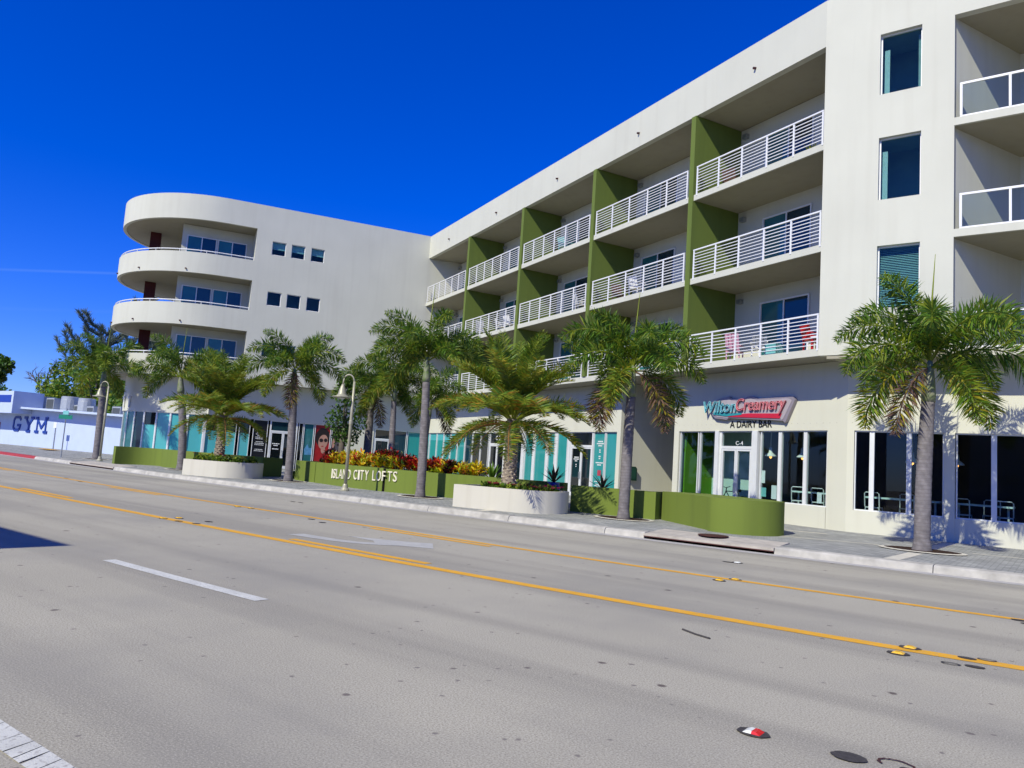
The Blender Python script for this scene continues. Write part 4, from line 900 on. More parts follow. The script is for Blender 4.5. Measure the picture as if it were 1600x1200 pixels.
def planter(label, loc, rz, L=3.25, Wd=2.35, H=.68):
    t = thing('planter', label, 'planter', loc, rz, 'round-ended cream kerb planters')
    r = Wd / 2; pl = [(0, 0), (L - r, 0)] + [(L - r + r * sin(pi * k / 14), r - r * cos(pi * k / 14)) for k in range(1, 14)] + [(L - r, Wd), (0, Wd)]
    c = Vector((L / 2, r)); ip = [(c.x + (p[0] - c.x) * (1 - .30 / L), c.y + (p[1] - c.y) * (1 - .30 / Wd)) for p in pl]
    n = len(pl); mb = MB(); zt = [(a[0], a[1], z) for ring, z in ((pl, -.1), (pl, H), (ip, H), (ip, H - .12)) for a in ring]
    fs = []
    for k in range(3): fs += [(k * n + i, k * n + (i + 1) % n, (k + 1) * n + (i + 1) % n, (k + 1) * n + i) for i in range(n)]
    mb.add(zt, fs); me = mb.mesh('planter_wall', 'planter'); me.set_sharp_from_angle(angle=rad(35)); me.polygons.foreach_set('use_smooth', [True] * len(me.polygons))
    link_part('planter_wall', me, t)
    sm = MB(); sm.add([(p[0], p[1], H - .10) for p in ip], [tuple(range(n))]); link_part('soil', sm.mesh('soil', 'soil', fix=False), t)
    return t
plA = planter('cream planter with magenta flowers under the middle date palm', (-15.43, 17.92, .16), rad(8))
plB = planter('cream planter with green shrubs and red flowers under the left date palm', (-31.2, 18.15, .16), rad(12), 3.0, 2.4)

# ------------------------------------------------------------------ vegetation
def frond_mesh(name, L, e0, e1, plume=True, lf=.52, w=.0175, stations=46, per=8, mats=('leafA', 'leafB', 'leafC'), wts=(5, 2, 2), start=.12, seed=1, bend=1.3, rach='leafC', side=0, tipdry=None):
    r = random.Random(seed); n = 14; pts = [Vector((0, 0, 0))]; yaw = 0; pass
    for i in range(n):
        t = (i + .5) / n; e = e0 + (e1 - e0) * t ** bend; yaw = side * t * t
        pts.append(pts[-1] + Vector((cos(e) * cos(yaw), cos(e) * sin(yaw), sin(e))) * L / n)
    mb = MB(); mb.tube(pts, [.028 - .022 * i / n for i in range(n + 1)], 4, len(mats))
    for s in range(stations):
        t = start + (1 - start) * (s + r.random() * .6) / stations; x = t * n; i = min(int(x), n - 1); p = pts[i].lerp(pts[i + 1], x - i); T_ = (pts[i + 1] - pts[i]).normalized()
        A = T_.cross(Vector((0, 0, 1))).normalized() if abs(T_.z) < .98 else Vector((0, 1, 0)); B = A.cross(T_)
        prof = min(1, .35 + (t - start) / .22) * (1 if t < .72 else 1 - .75 * (t - .72) / .28)
        for k in range(per):
            if plume: ph = 2 * pi * (k + r.random()) / per; rad_ = A * cos(ph) + B * sin(ph); fwd = .52
            else:
                sg = 1 if k % 2 else -1; lift = (.55 if k % 4 < 2 else .12) + r.uniform(-.15, .15); rad_ = (A * sg * cos(lift) + B * sin(lift)); fwd = .52
            l = lf * prof * r.uniform(.75, 1.12); d = (rad_ + T_ * fwd * r.uniform(.7, 1.35)).normalized()
            g_ = .13 if plume else .05; mid = p + d * l * .5; tip = p + d * l + Vector((0, 0, -l * g_ * r.uniform(.5, 1.6)))
            sd = d.cross(Vector((r.uniform(-1, 1), r.uniform(-1, 1), r.uniform(-1, 1)))).normalized() * w * (.7 + .5 * prof)
            mi = r.choices(range(len(mats)), wts)[0]
            if tipdry is not None and t > tipdry: mi = r.choice((1, 2))
            mb.add([p, mid + sd, tip, mid - sd], [(0, 1, 2, 3)], mi)
    return mb.mesh(name, list(mats) + [rach], fix=False)
G3 = ('leafA', 'leafB', 'leafC'); DR = ('leafBr', 'leafY', 'leafB'); YG = ('leafC', 'leafY', 'leafA')
FOX = dict(
    up=[frond_mesh('frond', 2.5, rad(80), rad(5), seed=11, mats=G3), frond_mesh('frond', 2.6, rad(72), rad(-20), seed=12, mats=G3)],
    mid=[frond_mesh('frond', 2.7, rad(62), rad(-48), seed=13 + k, mats=G3, wts=(5, 2, 2 + k)) for k in range(3)],
    low=[frond_mesh('frond', 2.6, rad(42), rad(-72), seed=16 + k, mats=G3, wts=(5, 2, 2 + 2 * k)) for k in range(3)],
    hang=[frond_mesh('frond', 2.3, rad(18), rad(-88), seed=21 + k, mats=('leafC', 'leafA', 'leafY'), wts=(4, 4, 2), bend=.8) for k in range(2)],
    dead=[frond_mesh('frond', 2.2, rad(-5), rad(-90), seed=24 + k, mats=DR, wts=(6, 2, 1), bend=.6, per=6, rach='leafBr') for k in range(2)])
def lathe_trunk(prof, rings, n=12):
    mb = MB(); mb.lathe(prof, (0, 0, 0), n); return mb
LEFT = math.atan2(-.594, -.802)       # direction that reads as "left" on the photo
def foxtail(label, x, y, h, lean=(0, 0), seed=0, rb=.20, sc=1.0, spec=None, spear=None, group='foxtail palms along the pavement', z=None, pit=True):
    r = random.Random(seed); z = pz(x, y) if z is None else z
    t = thing('palm_tree', label, 'palm tree', (x, y, z), 0, group)
    mb = MB(); n = 44; pts = []; rs = []
    for i in range(n + 1):
        k = i / n; rr_ = rb * (1.28 - .28 * min(1, k / .08)) if k < .08 else rb * (1 + .06 * sin(pi * (k - .08) / .92) - .18 * k)
        rs.append(rr_ * (1 + (.018 if i % 2 else -.012))); pts.append((lean[0] * k * k, lean[1] * k * k, -.05 + (h + .05) * k))
    mb.tube(pts, rs, 12); me = mb.mesh('trunk', 'trunk', smooth=True); link_part('trunk', me, t)
    top = Vector((lean[0], lean[1], h)); mb = MB(); cs = .95 * sc
    mb.tube([top + Vector((lean[0] * .3 * k, lean[1] * .3 * k, cs * k)) for k in (-.02, .15, .5, .8, 1)], [rb * .86, rb * .9, rb * .72, rb * .5, rb * .30], 12); link_part('crown_shaft', mb.mesh('crown_shaft', 'shaft', smooth=True), t)
    c = top + Vector((lean[0] * .3, lean[1] * .3, cs * .93))
    if spec is None:
        spec = []; a0 = r.uniform(0, 6.28)
        for kind, cnt in (('up', 2), ('mid', 4), ('low', 4), ('hang', 2), ('dead', 1 if r.random() < .6 else 0)):
            for k in range(cnt): spec.append((kind, math.degrees(a0) + 360 * k / max(cnt, 1) + r.uniform(-22, 22))); 
            a0 += 1.1
    for kind, az in spec:
        me = r.choice(FOX[kind]); s_ = sc * r.uniform(.92, 1.08)
        o = link_part('frond', me, t, c - Vector((0, 0, .12 if kind in ('hang', 'dead', 'low') else 0)), (r.uniform(-.12, .12), r.uniform(-.08, .08), rad(az)), (s_, s_, s_))
        if kind == 'dead': o['label'] = 'brown dried frond hanging down'
    if spear:
        mb = MB(); mb.tube([(0, 0, -.1), (.02, .01, spear * .5), (.09, .03, spear)], [.035, .026, .006], 6); link_part('spear_leaf', mb.mesh('spear_leaf', 'leafC', smooth=True), t, c)
    if pit:
        p = MB(); pts = [(cos(2 * pi * k / 22), sin(2 * pi * k / 22)) for k in range(22)]
        zz = lambda a, b: pz(x + a, y + b) - z
        fs = []; A1 = [(a * .94, b * .68) for a, b in pts]; A2 = [(a * .82, b * .55) for a, b in pts]
        vs = [(a, b, zz(a, b) + .02) for a, b in A1] + [(a, b, zz(a, b) + .03) for a, b in A2]
        p.add(vs, [(i, (i + 1) % 22, 22 + (i + 1) % 22, 22 + i) for i in range(22)]); link_part('pit_rim', p.mesh('pit_rim', 'band', fix=False), t)
        p = MB(); p.add([(a, b, zz(a, b) + .022) for a, b in A2], [tuple(range(22))]); link_part('mulch', p.mesh('mulch', 'mulch', fix=False), t)
    return t
ld = math.degrees(LEFT)       # -143: left; 37: right; -53: towards the viewer; 127: away
foxtail('big foxtail palm on the right, in front of the creamery windows', -2.95, 20.40, 3.55, (.09, .07), 1, .18, 1.05,
        [('up', ld + 25), ('mid', ld + 62), ('mid', ld - 8), ('low', ld + 12), ('hang', ld + 5), ('dead', ld + 30), ('up', ld + 188), ('mid', ld + 172), ('low', ld + 200), ('mid', ld + 105), ('hang', ld + 96), ('low', ld + 150), ('mid', ld + 245), ('low', ld + 290), ('up', ld + 300), ('hang', ld + 185)], 2.7)
foxtail('tall foxtail palm with dead brown fronds, by the passage opening', -10.68, 20.08, 3.62, (.04, .03), 2, .165, .98,
        [('up', ld - 5), ('mid', ld + 5), ('low', ld + 22), ('mid', ld - 25), ('hang', ld + 60), ('dead', ld + 20), ('dead', ld - 6), ('mid', ld + 92), ('low', ld + 110), ('mid', ld + 165), ('low', ld + 180), ('up', ld + 200), ('dead', ld + 150), ('hang', ld + 172), ('mid', ld + 250), ('low', ld + 290)], 2.3)
foxtail('foxtail palm in front of the end of the lettered green wall', -18.58, 19.80, 4.1, (-.08, -.06), 3, .165, .95,
        [('up', ld + 0), ('mid', ld + 12), ('mid', ld - 15), ('low', ld + 25), ('hang', ld + 10), ('up', ld + 120), ('mid', ld + 75), ('mid', ld + 160), ('low', ld + 185), ('mid', ld + 205), ('low', ld + 130), ('mid', ld + 260), ('low', ld + 300), ('low', ld - 30)], 2.7)
foxtail('foxtail palm beside the left shop entrance, shadow on the green wall', -26.88, 20.45, 3.95, (-.11, -.08), 4, .175, .95, None, 0)
foxtail('foxtail palm behind the left planter, in front of the cyan windows', -35.09, 20.32, 3.75, (-.33, -.24), 5, .19, 1.0, None, 2.4)
foxtail('leaning foxtail palm beside the far street lamp at the corner', -46.17, 21.4, 4.3, (-.08, -.06), 6, .2, 1.15, None, 2.6)
foxtail('thick-trunked foxtail palm behind the yellow crotons, left of its neighbours', -27.55, 25.4, 2.8, (0, 0), 7, .2, .9, None, 0, 'foxtail palms in the bed behind the lettered wall', .9, False)
foxtail('middle foxtail palm in the bed behind the lettered wall', -25.5, 25.0, 3.2, (-.1, 0), 8, .15, .9, None, 0, 'foxtail palms in the bed behind the lettered wall', .9, False)
foxtail('slim foxtail palm in the bed, right of its neighbours', -24.2, 25.8, 2.6, (.05, .1), 9, .13, .85, None, 0, 'foxtail palms in the bed behind the lettered wall', .9, False)

DF = dict(
    up=[frond_mesh('frond', 2.45, rad(86), rad(52), False, .42, .014, 46, 4, ('leafA', 'leafC'), (4, 5), .16, 31 + k, 1.6, 'leafC') for k in range(2)],
    mid=[frond_mesh('frond', 2.45, rad(66), rad(8), False, .44, .014, 46, 4, ('leafC', 'leafA', 'leafY'), (6, 4, 1 + 2 * (k == 1)), .16, 41 + k, 1.2, 'leafC') for k in range(3)],
    low=[frond_mesh('frond', 2.4, rad(38), rad(-32), False, .44, .014, 46, 4, ('leafC', 'leafA', 'leafY', 'leafO'), (6, 4, 2, .5 if k < 2 else 3), .16, 51 + k, 1.1, 'leafC') for k in range(3)],
    hang=[frond_mesh('frond', 2.1, rad(10), rad(-58), False, .42, .014, 46, 4, ('leafA', 'leafC', 'leafY', 'leafO'), (4, 6, 2, .5), .18, 61 + k, .9, 'petiole') for k in range(2)])
def datepalm(label, x, y, z, h, seed, sc=1.0):
    r = random.Random(seed); t = thing('date_palm', label, 'palm tree', (x, y, z), 0, 'date palms in the kerb planters')
    mb = MB(); prof = [(.30, -.15), (.27, .05), (.22, .3), (.19, .7), (.18, 1.2), (.185, h * .8), (.22, h), (.16, h + .3)]
    mb.lathe(prof, (0, 0, 0), 14)
    def rad_at(zz):
        for (ra, za), (rb_, zb) in zip(prof, prof[1:]):
            if za <= zz <= zb: return ra + (rb_ - ra) * (zz - za) / (zb - za)
        return .18
    k = 0; zz = 0.02
    while zz < h:
        a = k * 2.39996; R0 = rad_at(zz); A = Vector((cos(a), sin(a), 0)); B = Vector((-sin(a), cos(a), 0)); c = A * R0 + Vector((0, 0, zz)); w = .065; hh = .05
        mb.add([c - B * w, c - Vector((0, 0, hh)), c + B * w, c + Vector((0, 0, hh)), c + A * .045 + Vector((0, 0, .02))], [(0, 1, 4), (1, 2, 4), (2, 3, 4), (3, 0, 4)], r.choice((0, 1)))
        k += 1; zz += .0135
    link_part('trunk', mb.mesh('trunk', ['dtrunk', 'dtip'], fix=False), t)
    c = Vector((0, 0, h + .05)); a = r.uniform(0, 6)
    for kind, cnt in (('up', 14), ('mid', 22), ('low', 20), ('hang', 9)):
        for i in range(cnt):
            a += 2.39996; s_ = sc * r.uniform(.88, 1.1); me = r.choice(DF[kind])
            link_part('frond', me, t, c + Vector((cos(a), sin(a), 0)) * .09 + Vector((0, 0, {'up': .28, 'mid': .2, 'low': .1, 'hang': 0}[kind])), (r.uniform(-.25, .25), r.uniform(-.1, .1), a), (s_, s_, s_))
    return t
datepalm('bushy date palm with yellowing fronds in the middle planter', -13.98, 18.79, .76, 2.0, 3, 1.10)
datepalm('date palm with upright green fronds in the left planter', -30.33, 19.29, .76, 1.9, 5, 1.15)

def leaf_clumps(clumps, n, size, nm, seed, flat=.5, shell=.55):
    r = random.Random(seed); mb = MB()
    for (x, y, z, R0) in clumps:
        for _ in range(n):
            v = Vector((r.gauss(0, 1), r.gauss(0, 1), r.gauss(0, 1) * .8)).normalized() * R0 * (shell + (1 - shell) * r.random()) * (1 if r.random() < .8 else 1.15)
            p = Vector((x, y, z)) + v; d = Vector((r.gauss(0, 1), r.gauss(0, 1), r.gauss(0, 1) - flat)).normalized(); s = d.cross(Vector((r.gauss(0, 1), r.gauss(0, 1), r.gauss(0, 1)))).normalized(); l = size * r.uniform(.6, 1.3)
            mb.add([p, p + d * l * .5 + s * l * .3, p + d * l, p + d * l * .5 - s * l * .3], [(0, 1, 2, 3)], r.choices(range(nm), [5, 4, 2][:nm])[0])
    return mb
def tree(label, x, y, z, th, clumps, n, size, mats, seed, tr=.15, cat='tree', name='tree', shell=.5, flat=.5):
    t = thing(name, label, cat, (x, y, z)); r = random.Random(seed); mb = MB()
    mb.tube([(0, 0, -.2), (r.uniform(-.1, .1), 0, th * .5), (0, r.uniform(-.1, .1), th)], [tr * 1.3, tr, tr * .7], 8)
    for c in clumps: 
        v = Vector(c[:3]); mb.tube([(0, 0, th * .75), tuple(v * .5 + Vector((0, 0, th * .4))), tuple(v)], [tr * .5, tr * .3, tr * .1], 5)
    link_part('trunk', mb.mesh('trunk', 'bark', smooth=True), t)
    link_part('crown', leaf_clumps(clumps, n, size, len(mats), seed, flat, shell).mesh('crown', list(mats), fix=False), t); return t
tree('dark glossy broadleaf tree behind the lamp and crotons', -28.2, 24.4, .9, 1.6, [(0, 0, 2.6, .75), (.5, .2, 2.1, .6), (-.5, -.1, 2.2, .6), (.1, 0, 3.5, .65), (.3, .1, 1.5, .5), (-.3, .2, 1.5, .5), (-.2, 0, 4.1, .4)], 240, .16, ('leafB', 'leafA', 'leafB'), 4)
# trees beyond the gym
def clus(n, rx, ry, z0, z1, R0, seed):
    r = random.Random(seed); return [(r.uniform(-rx, rx), r.uniform(-ry, ry), r.uniform(z0, z1), R0 * r.uniform(.7, 1.25)) for _ in range(n)]
tree('bright green bushy tree behind the gym air conditioners', -103, 47, 0, 4, clus(30, 8.5, 3, 5, 11, 1.9, 2), 230, .55, ('leafC', 'leafA', 'leafB'), 6, .4)
tree('smaller green bushy tree at the left edge of the bushy trees behind the gym', -110, 46, 0, 3, clus(12, 3, 2, 4.2, 7.2, 1.3, 3), 200, .5, ('leafC', 'leafA', 'leafB'), 7, .3)
tree('dark green tree filling the gap behind the round corner shop', -76, 42, 0, 3, clus(20, 6, 3, 3.5, 8.5, 1.7, 5), 230, .5, ('leafB', 'leafA', 'leafC'), 8, .35)
tree('dark spreading tree cut off by the left edge of the photo, upper one', -175.5, 58, 0, 9, [(-2, 0, 14, 3), (3, 0, 14.6, 2.2), (6, 0, 13.6, 2.3), (8.5, 0, 14, 1.5), (2, 0, 11.5, 2.0), (6.5, 0, 11.9, 1.3)], 330, .8, ('leafB', 'leafB', 'leafA'), 9, .6, flat=.1)
tree('low dark tree at the left edge of the photo, beneath the spreading one', -163.5, 56, 0, 4, [(-3, 0, 8.2, 1.9), (0, 0, 8.6, 1.7), (2.5, 0, 8.0, 1.4)], 280, .7, ('leafB', 'leafB', 'leafA'), 10, .4)
def casuarina(label, x, y, seed, H, spread):
    t = thing('pine_tree', label, 'tree', (x, y, 0)); r = random.Random(seed); wood = MB(); lv = MB()
    wood.tube([(0, 0, 0), (.2, 0, H * .5), (.1, 0, H * .92)], [.35, .22, .05], 7)
    for b in range(22):
        z0 = H * (.35 + .6 * b / 22); a = r.uniform(0, 6.28); L = spread * (1.15 - .75 * b / 22) * r.uniform(.7, 1.15)
        p0 = Vector((.15, 0, z0)); p1 = p0 + Vector((cos(a) * L * .55, sin(a) * L * .55, L * .25)); p2 = p0 + Vector((cos(a) * L * .95, sin(a) * L * .95, L * .85))
        wood.tube([p0, p1, p2], [.08, .05, .015], 4)
        for k in range(420):
            q = r.random() ** .7; c = p0.lerp(p1, q * 2) if q < .5 else p1.lerp(p2, q * 2 - 1)
            d = (Vector((cos(a) * .5, sin(a) * .5, .9)) + Vector((r.gauss(0, .5), r.gauss(0, .5), r.gauss(0, .35)))).normalized(); l = r.uniform(.5, 1.15); s = d.cross(Vector((r.gauss(0, 1), r.gauss(0, 1), 0))).normalized() * .04
            lv.add([c, c + d * l * .5 + s, c + d * l, c + d * l * .5 - s], [(0, 1, 2, 3)], r.choices((0, 1), (4, 2))[0])
    link_part('trunk', wood.mesh('trunk', 'bark', smooth=True), t); link_part('crown', lv.mesh('crown', ['leafBl', 'leafBl'], fix=False), t)
casuarina('wispy grey-green pine leaning left behind the bushy tree', -109.5, 50, 3, 17.2, 7)
casuarina('taller wispy pine half hidden by the curved balconies', -103, 52, 8, 20.0, 5.0)
# leafless tree
t = thing('bare_tree', 'leafless pale tree above the red tiled roof', 'tree', (-147.6, 58, 0)); mb = MB(); rb_ = random.Random(12)
def grow(p, d, L, R0, lv):
    q = p + d * L; mb.tube([p, p.lerp(q, .5) + Vector((rb_.uniform(-.1, .1), 0, rb_.uniform(-.1, .1))) * L * .3, q], [R0, R0 * .8, R0 * .6], 4)
    if lv == 0: return
    for _ in range(4 if lv > 2 else 3):
        grow(p.lerp(q, rb_.uniform(.5, 1)), (d + Vector((rb_.gauss(0, .75), rb_.gauss(0, .4), rb_.gauss(.0, .35)))).normalized(), L * rb_.uniform(.55, .8), R0 * .55, lv - 1)
grow(Vector((0, 0, 0)), Vector((0, 0, 1)), 8.2, .28, 0)
for a in range(7): grow(Vector((0, 0, 7 + .5 * a)), Vector((cos(a * 2.4), .3 * sin(a * 2.4), .45)).normalized(), 2.8, .16, 3)
link_part('branches', mb.mesh('branches', 'bark', fix=False), t)

# croton hedge: every shrub its own thing
CRO = {'yellow': ('croY', 'croG', 'croO'), 'red': ('croR', 'croD', 'croO'), 'maroon': ('croD', 'croR', 'leafB'), 'lime': ('croG', 'leafC', 'croY'), 'mixed': ('croY', 'croR', 'croG')}
def croton(kind, x, y, z, hgt, wid, seed, label, leaf=.24):
    t = thing('croton_shrub', label, 'shrub', (x, y, z), 0, 'crotons behind the lettered green wall'); r = random.Random(seed); mb = MB(); wood = MB()
    for b in range(16):
        a = r.uniform(0, 6.28); q = r.random() ** .6; top = Vector((cos(a) * wid * q, sin(a) * wid * q, hgt * r.uniform(.45, .95))); wood.tube([(0, 0, -.05), tuple(top * .5), tuple(top)], [.012, .010, .006], 4)
        for k in range(17):
            p = top + Vector((r.gauss(0, .03), r.gauss(0, .03), -r.random() * .22)); aa = r.uniform(0, 6.28); e = r.uniform(.1, 1.3); d = Vector((cos(aa) * cos(e), sin(aa) * cos(e), sin(e))); l = leaf * r.uniform(.7, 1.2); s = d.cross(Vector((r.gauss(0, .3), r.gauss(0, .3), 1))).normalized() * l * .17
            mb.add([p, p + d * l * .45 + s, p + d * l - Vector((0, 0, l * .12)), p + d * l * .45 - s], [(0, 1, 2, 3)], r.choices((0, 1, 2), (6, 3, 2))[0])
    link_part('stems', wood.mesh('stems', 'bark', fix=False), t); link_part('leaves', mb.mesh('leaves', list(CRO[kind]), fix=False), t)
PX = [(505, -26.4), (520, -25.9), (560, -24.4), (600, -22.85), (640, -21.4), (690, -19.7), (750, -17.7), (790, -16.4)]
def px2x(p):
    for (a, xa), (b, xb) in zip(PX, PX[1:]):
        if a <= p <= b: return xa + (xb - xa) * (p - a) / (b - a)
    return PX[-1][1]
def bedY(x):
    pts = s1 + s2
    for (a, b) in zip(pts, pts[1:]):
        if a[0] <= x <= b[0]: return a[1] + (b[1] - a[1]) * (x - a[0]) / (b[0] - a[0]) + .3
    return 21.8
CL = [('maroon', 507, .5), ('maroon', 517, .75), ('red', 525, .55), ('yellow', 535, .65), ('yellow', 551, .72), ('yellow', 566, .75), ('yellow', 578, .6), ('red', 586, .62), ('yellow', 600, .66), ('yellow', 613, .7), ('maroon', 608, .9), ('maroon', 622, .95), ('yellow', 625, .62), ('lime', 636, .42), ('mixed', 648, .62), ('maroon', 657, .75), ('red', 668, .62), ('mixed', 680, .55), ('red', 688, .6), ('red', 697, .68), ('lime', 706, .35), ('mixed', 714, .62), ('maroon', 724, .6), ('mixed', 731, .52), ('yellow', 743, .58), ('yellow', 754, .60)]
nm = {'yellow': 'yellow', 'red': 'scarlet', 'maroon': 'dark maroon', 'lime': 'lime green', 'mixed': 'mixed red and yellow'}
order = ['at the left end by the red poster', 'second from the left end', 'third from the left end', 'left of the lamp post', 'just right of the lamp post', 'above the letters CITY', 'right of the letters CITY', 'above the gap after CITY', 'above the letters LOFTS, left side', 'above the middle of LOFTS', 'behind the yellow ones over LOFTS', 'tall, behind the wall joint', 'at the wall joint', 'low, spilling over the wall right of the joint', 'left of the palm trunk', 'directly behind the palm trunk', 'just right of the palm trunk', 'second right of the palm trunk', 'third right of the palm trunk', 'fourth right of the palm trunk', 'low, spilling over the wall right of the palm', 'left of the palm frond shadow', 'in the palm frond shadow', 'right of the palm frond shadow', 'left one of the last two at the right end', 'last at the right end by the agave']
for k, ((kind, p, h), od) in enumerate(zip(CL, order)):
    x = px2x(p); croton(kind, x, bedY(x) + (.75 if h > .85 else .30) + .12 * (k % 2), .92, h, .36 if kind != 'lime' else .3, 100 + k, nm[kind] + ' croton ' + od)
def spiky(name, label, x, y, z, n, L, m, seed, cat='plant', pot=None):
    t = thing(name, label, cat, (x, y, z)); r = random.Random(seed)
    for k in range(n):
        a = 2.39996 * k; e = rad(80 - 55 * k / n); d = Vector((cos(a) * cos(e), sin(a) * cos(e), sin(e))); s = Vector((-sin(a), cos(a), 0)) * L * .075; l = L * r.uniform(.8, 1.1); mid = d * l * .5; tip = d * l + Vector((cos(a), sin(a), -.3)) * l * .12
        mb = MB(); mb.add([-s * .6, s * .6, mid + s, tip, mid - s, mid * .95 + Vector((0, 0, -.02))], [(0, 5, 4), (0, 1, 5), (1, 2, 5), (5, 2, 3), (5, 3, 4)]); link_part('leaf', mb.mesh('leaf', m, fix=False), t)
    return t
spiky('agave_plant', 'green spiky agave at the right end of the crotons', -17.0, 21.85, .92, 16, .75, 'leafA', 1)
spiky('bromeliad', 'reddish spiky bromeliad in the blue pot behind the middle planter', -13.95, 21.25, 1.05, 16, .62, 'spiky', 2)
spiky('bromeliad', 'reddish spiky bromeliad behind the green wall by the teal shop door', -12.35, 21.7, .95, 14, .6, 'spiky', 3)
t = thing('flower_pot', 'cobalt blue glazed pot behind the middle planter', 'pot', (-13.95, 21.25, .22)); mb = MB(); mb.lathe([(.15, 0), (.20, .3), (.22, .6), (.19, .78), (.22, .84), (.18, .84), (.17, .78)], (-13.95, 21.25, .22), 18); mb.part('vessel', 'bluepot', t, smooth=True)
mb = MB(); mb.lathe([(.17, .775), (.10, .80), (.01, .81)], (-13.95, 21.25, .22), 14); mb.part('soil', 'soil', t)
def bedding(label, x, y, z, w, h, seed, flower='petal', nf=5, mats=('leafA', 'leafC', 'leafB')):
    t = thing('flowering_plant', label, 'plant', (x, y, z), 0, 'bedding plants in the cream planters'); r = random.Random(seed)
    lf = leaf_clumps([(r.uniform(-w, w) * .5, r.uniform(-w, w) * .5, h * r.uniform(.35, .6), w * .6) for _ in range(4)], 60, .11, 3, seed, -.3, .3)
    link_part('leaves', lf.mesh('leaves', list(mats), fix=False), t)
    for k in range(nf):
        fl = MB(); c = Vector((r.uniform(-w, w), r.uniform(-w, w), h * r.uniform(.85, 1.15))); s = r.uniform(.05, .085)
        for q in range(5):
            a = 2 * pi * q / 5; A = Vector((cos(a), sin(a), .5)) * s; B = Vector((-sin(a), cos(a), 0)) * s * .55; fl.add([c, c + A * .6 + B, c + A * 1.1, c + A * .6 - B], [(0, 1, 2, 3)])
        link_part('flower', fl.mesh('flower', flower, fix=False), t)
r8 = random.Random(3)
mA = Matrix.Rotation(rad(8), 3, 'Z'); mB_ = Matrix.Rotation(rad(12), 3, 'Z')
spots = [(.95, .45), (1.25, .35), (1.55, .4), (1.85, .35), (2.15, .4), (2.45, .45), (2.75, .7), (1.1, 1.8), (1.8, 1.85), (2.4, 1.75), (2.85, 1.2), (2.6, 1.1)]
wh_ = ['leftmost of the front row', 'second in the front row', 'third in the front row', 'fourth in the front row', 'fifth in the front row', 'sixth in the front row', 'at the front of the rounded end', 'behind the trunk, left', 'behind the trunk, middle', 'behind the trunk, right', 'at the tip of the rounded end', 'inside the rounded end']
for k, ((a, b), s) in enumerate(zip(spots, wh_)):
    p = Vector((-15.43, 17.92, .16)) + mA @ Vector((a, b, .58)); bedding('magenta flowering plant in the middle planter, ' + s, p.x, p.y, p.z, .2, .20, 40 + k)
for k, (a, b, s) in enumerate(((.35, .5, 'leftmost'), (.75, .45, 'second from the left'), (1.15, .5, 'left of the trunk'), (1.6, .45, 'in front of the trunk'), (2.0, .5, 'right of the trunk'), (2.45, .75, 'at the right end'), (.7, 1.6, 'at the back left'), (2.2, 1.7, 'at the back right'))):
    p = Vector((-31.2, 18.15, .16)) + mB_ @ Vector((a, b, .58)); bedding('green shrub with red flowers in the left planter, ' + s, p.x, p.y, p.z, .3, .34, 60 + k, 'petalr', 1 if k % 3 else 3)
tt = leaf_clumps([(-29.0, 22.6, .45, .3), (-28.8, 22.4, .35, .25), (-29.1, 22.4, .35, .2)], 90, .16, 3, 77, 0, .2).part('small_shrub', ['leafC', 'leafA', 'croG'], fix=False); tt['label'] = 'small bright green shrub by the left shop entrance'; tt['category'] = 'shrub'

# ------------------------------------------------------------------ street furniture
def lamp(label, x, y, H, Ld):
    z = pz(x, y); t = thing('street_lamp', label, 'street lamp', (x, y, z), 0, 'gooseneck street lamps'); o = Vector((x, y, z)); L = Vector((-.802, -.594, 0)).normalized() * 1.0
    mb = MB(); mb.lathe([(.16, -.03), (.16, .05), (.11, .12), (.09, .22), (.075, .26)], o, 14); mb.part('base', 'lamp', t, smooth=False)
    mb = MB(); mb.tube([o + Vector((0, 0, .2)), o + Vector((0, 0, H * .7)), o + Vector((0, 0, H))], [.065, .055, .042], 10); mb.part('pole', 'lamp', t, smooth=True)
    mb = MB(); mb.lathe([(.068, H * .60), (.075, H * .61), (.075, H * .635), (.066, H * .645)], o, 12); mb.part('collar', 'lamp', t)
    arm = [o + Vector((0, 0, H - .05))] + [o + L * (Ld / 2) * (1 - cos(a)) + Vector((0, 0, H - .05 + .30 * sin(a))) for a in [pi * k / 8 for k in range(1, 8)]] + [o + L * Ld + Vector((0, 0, H - .15))]
    mb = MB(); mb.tube(arm, .028, 8); mb.part('arm', 'lamp', t, smooth=True)
    c = o + L * Ld + Vector((0, 0, H - .62)); mb = MB(); mb.lathe([(.36, 0), (.36, .025), (.20, .06), (.15, .14), (.12, .30), (.07, .42), (.04, .50)], c, 18); mb.part('lamp_shade', 'lamp', t, smooth=True)
    mb = MB(); mb.lathe([(.02, -.06), (.10, -.05), (.14, -.005), (.05, .0)], c, 12); mb.part('lens', 'lampgl', t, smooth=True)
lamp('cream gooseneck street lamp in front of the lettered green wall', -21.59, 18.98, 4.05, .42)
lamp('cream gooseneck street lamp beside the leaning palm at the far corner', -43.55, 20.4, 4.2, .45)
t = thing('street_sign', 'green street name sign on a slim pole at the far corner', 'street sign', (-47.64, 20.1, .19)); mb = MB(); mb.tube([(-47.64, 20.1, .1), (-47.64, 20.1, 3.05)], .035, 8); mb.part('pole', 'steel', t)
Fs = Fr((-47.64, 20.1, 0), (.802, .594, 0), (-.594, .802, 0)); mb = MB(); mb.box(Fs, -.40, .40, -.05, -.035, 2.42, 2.66); mb.part('sign_blade', 'street_green', t)
Fs2 = Fr((-47.64, 20.1, 0), (.95, .3, 0), (-.3, .95, 0)); mb = MB(); mb.box(Fs2, -.22, .22, -.05, -.035, 2.68, 2.90); mb.part('sign_blade', 'tealbox', t)
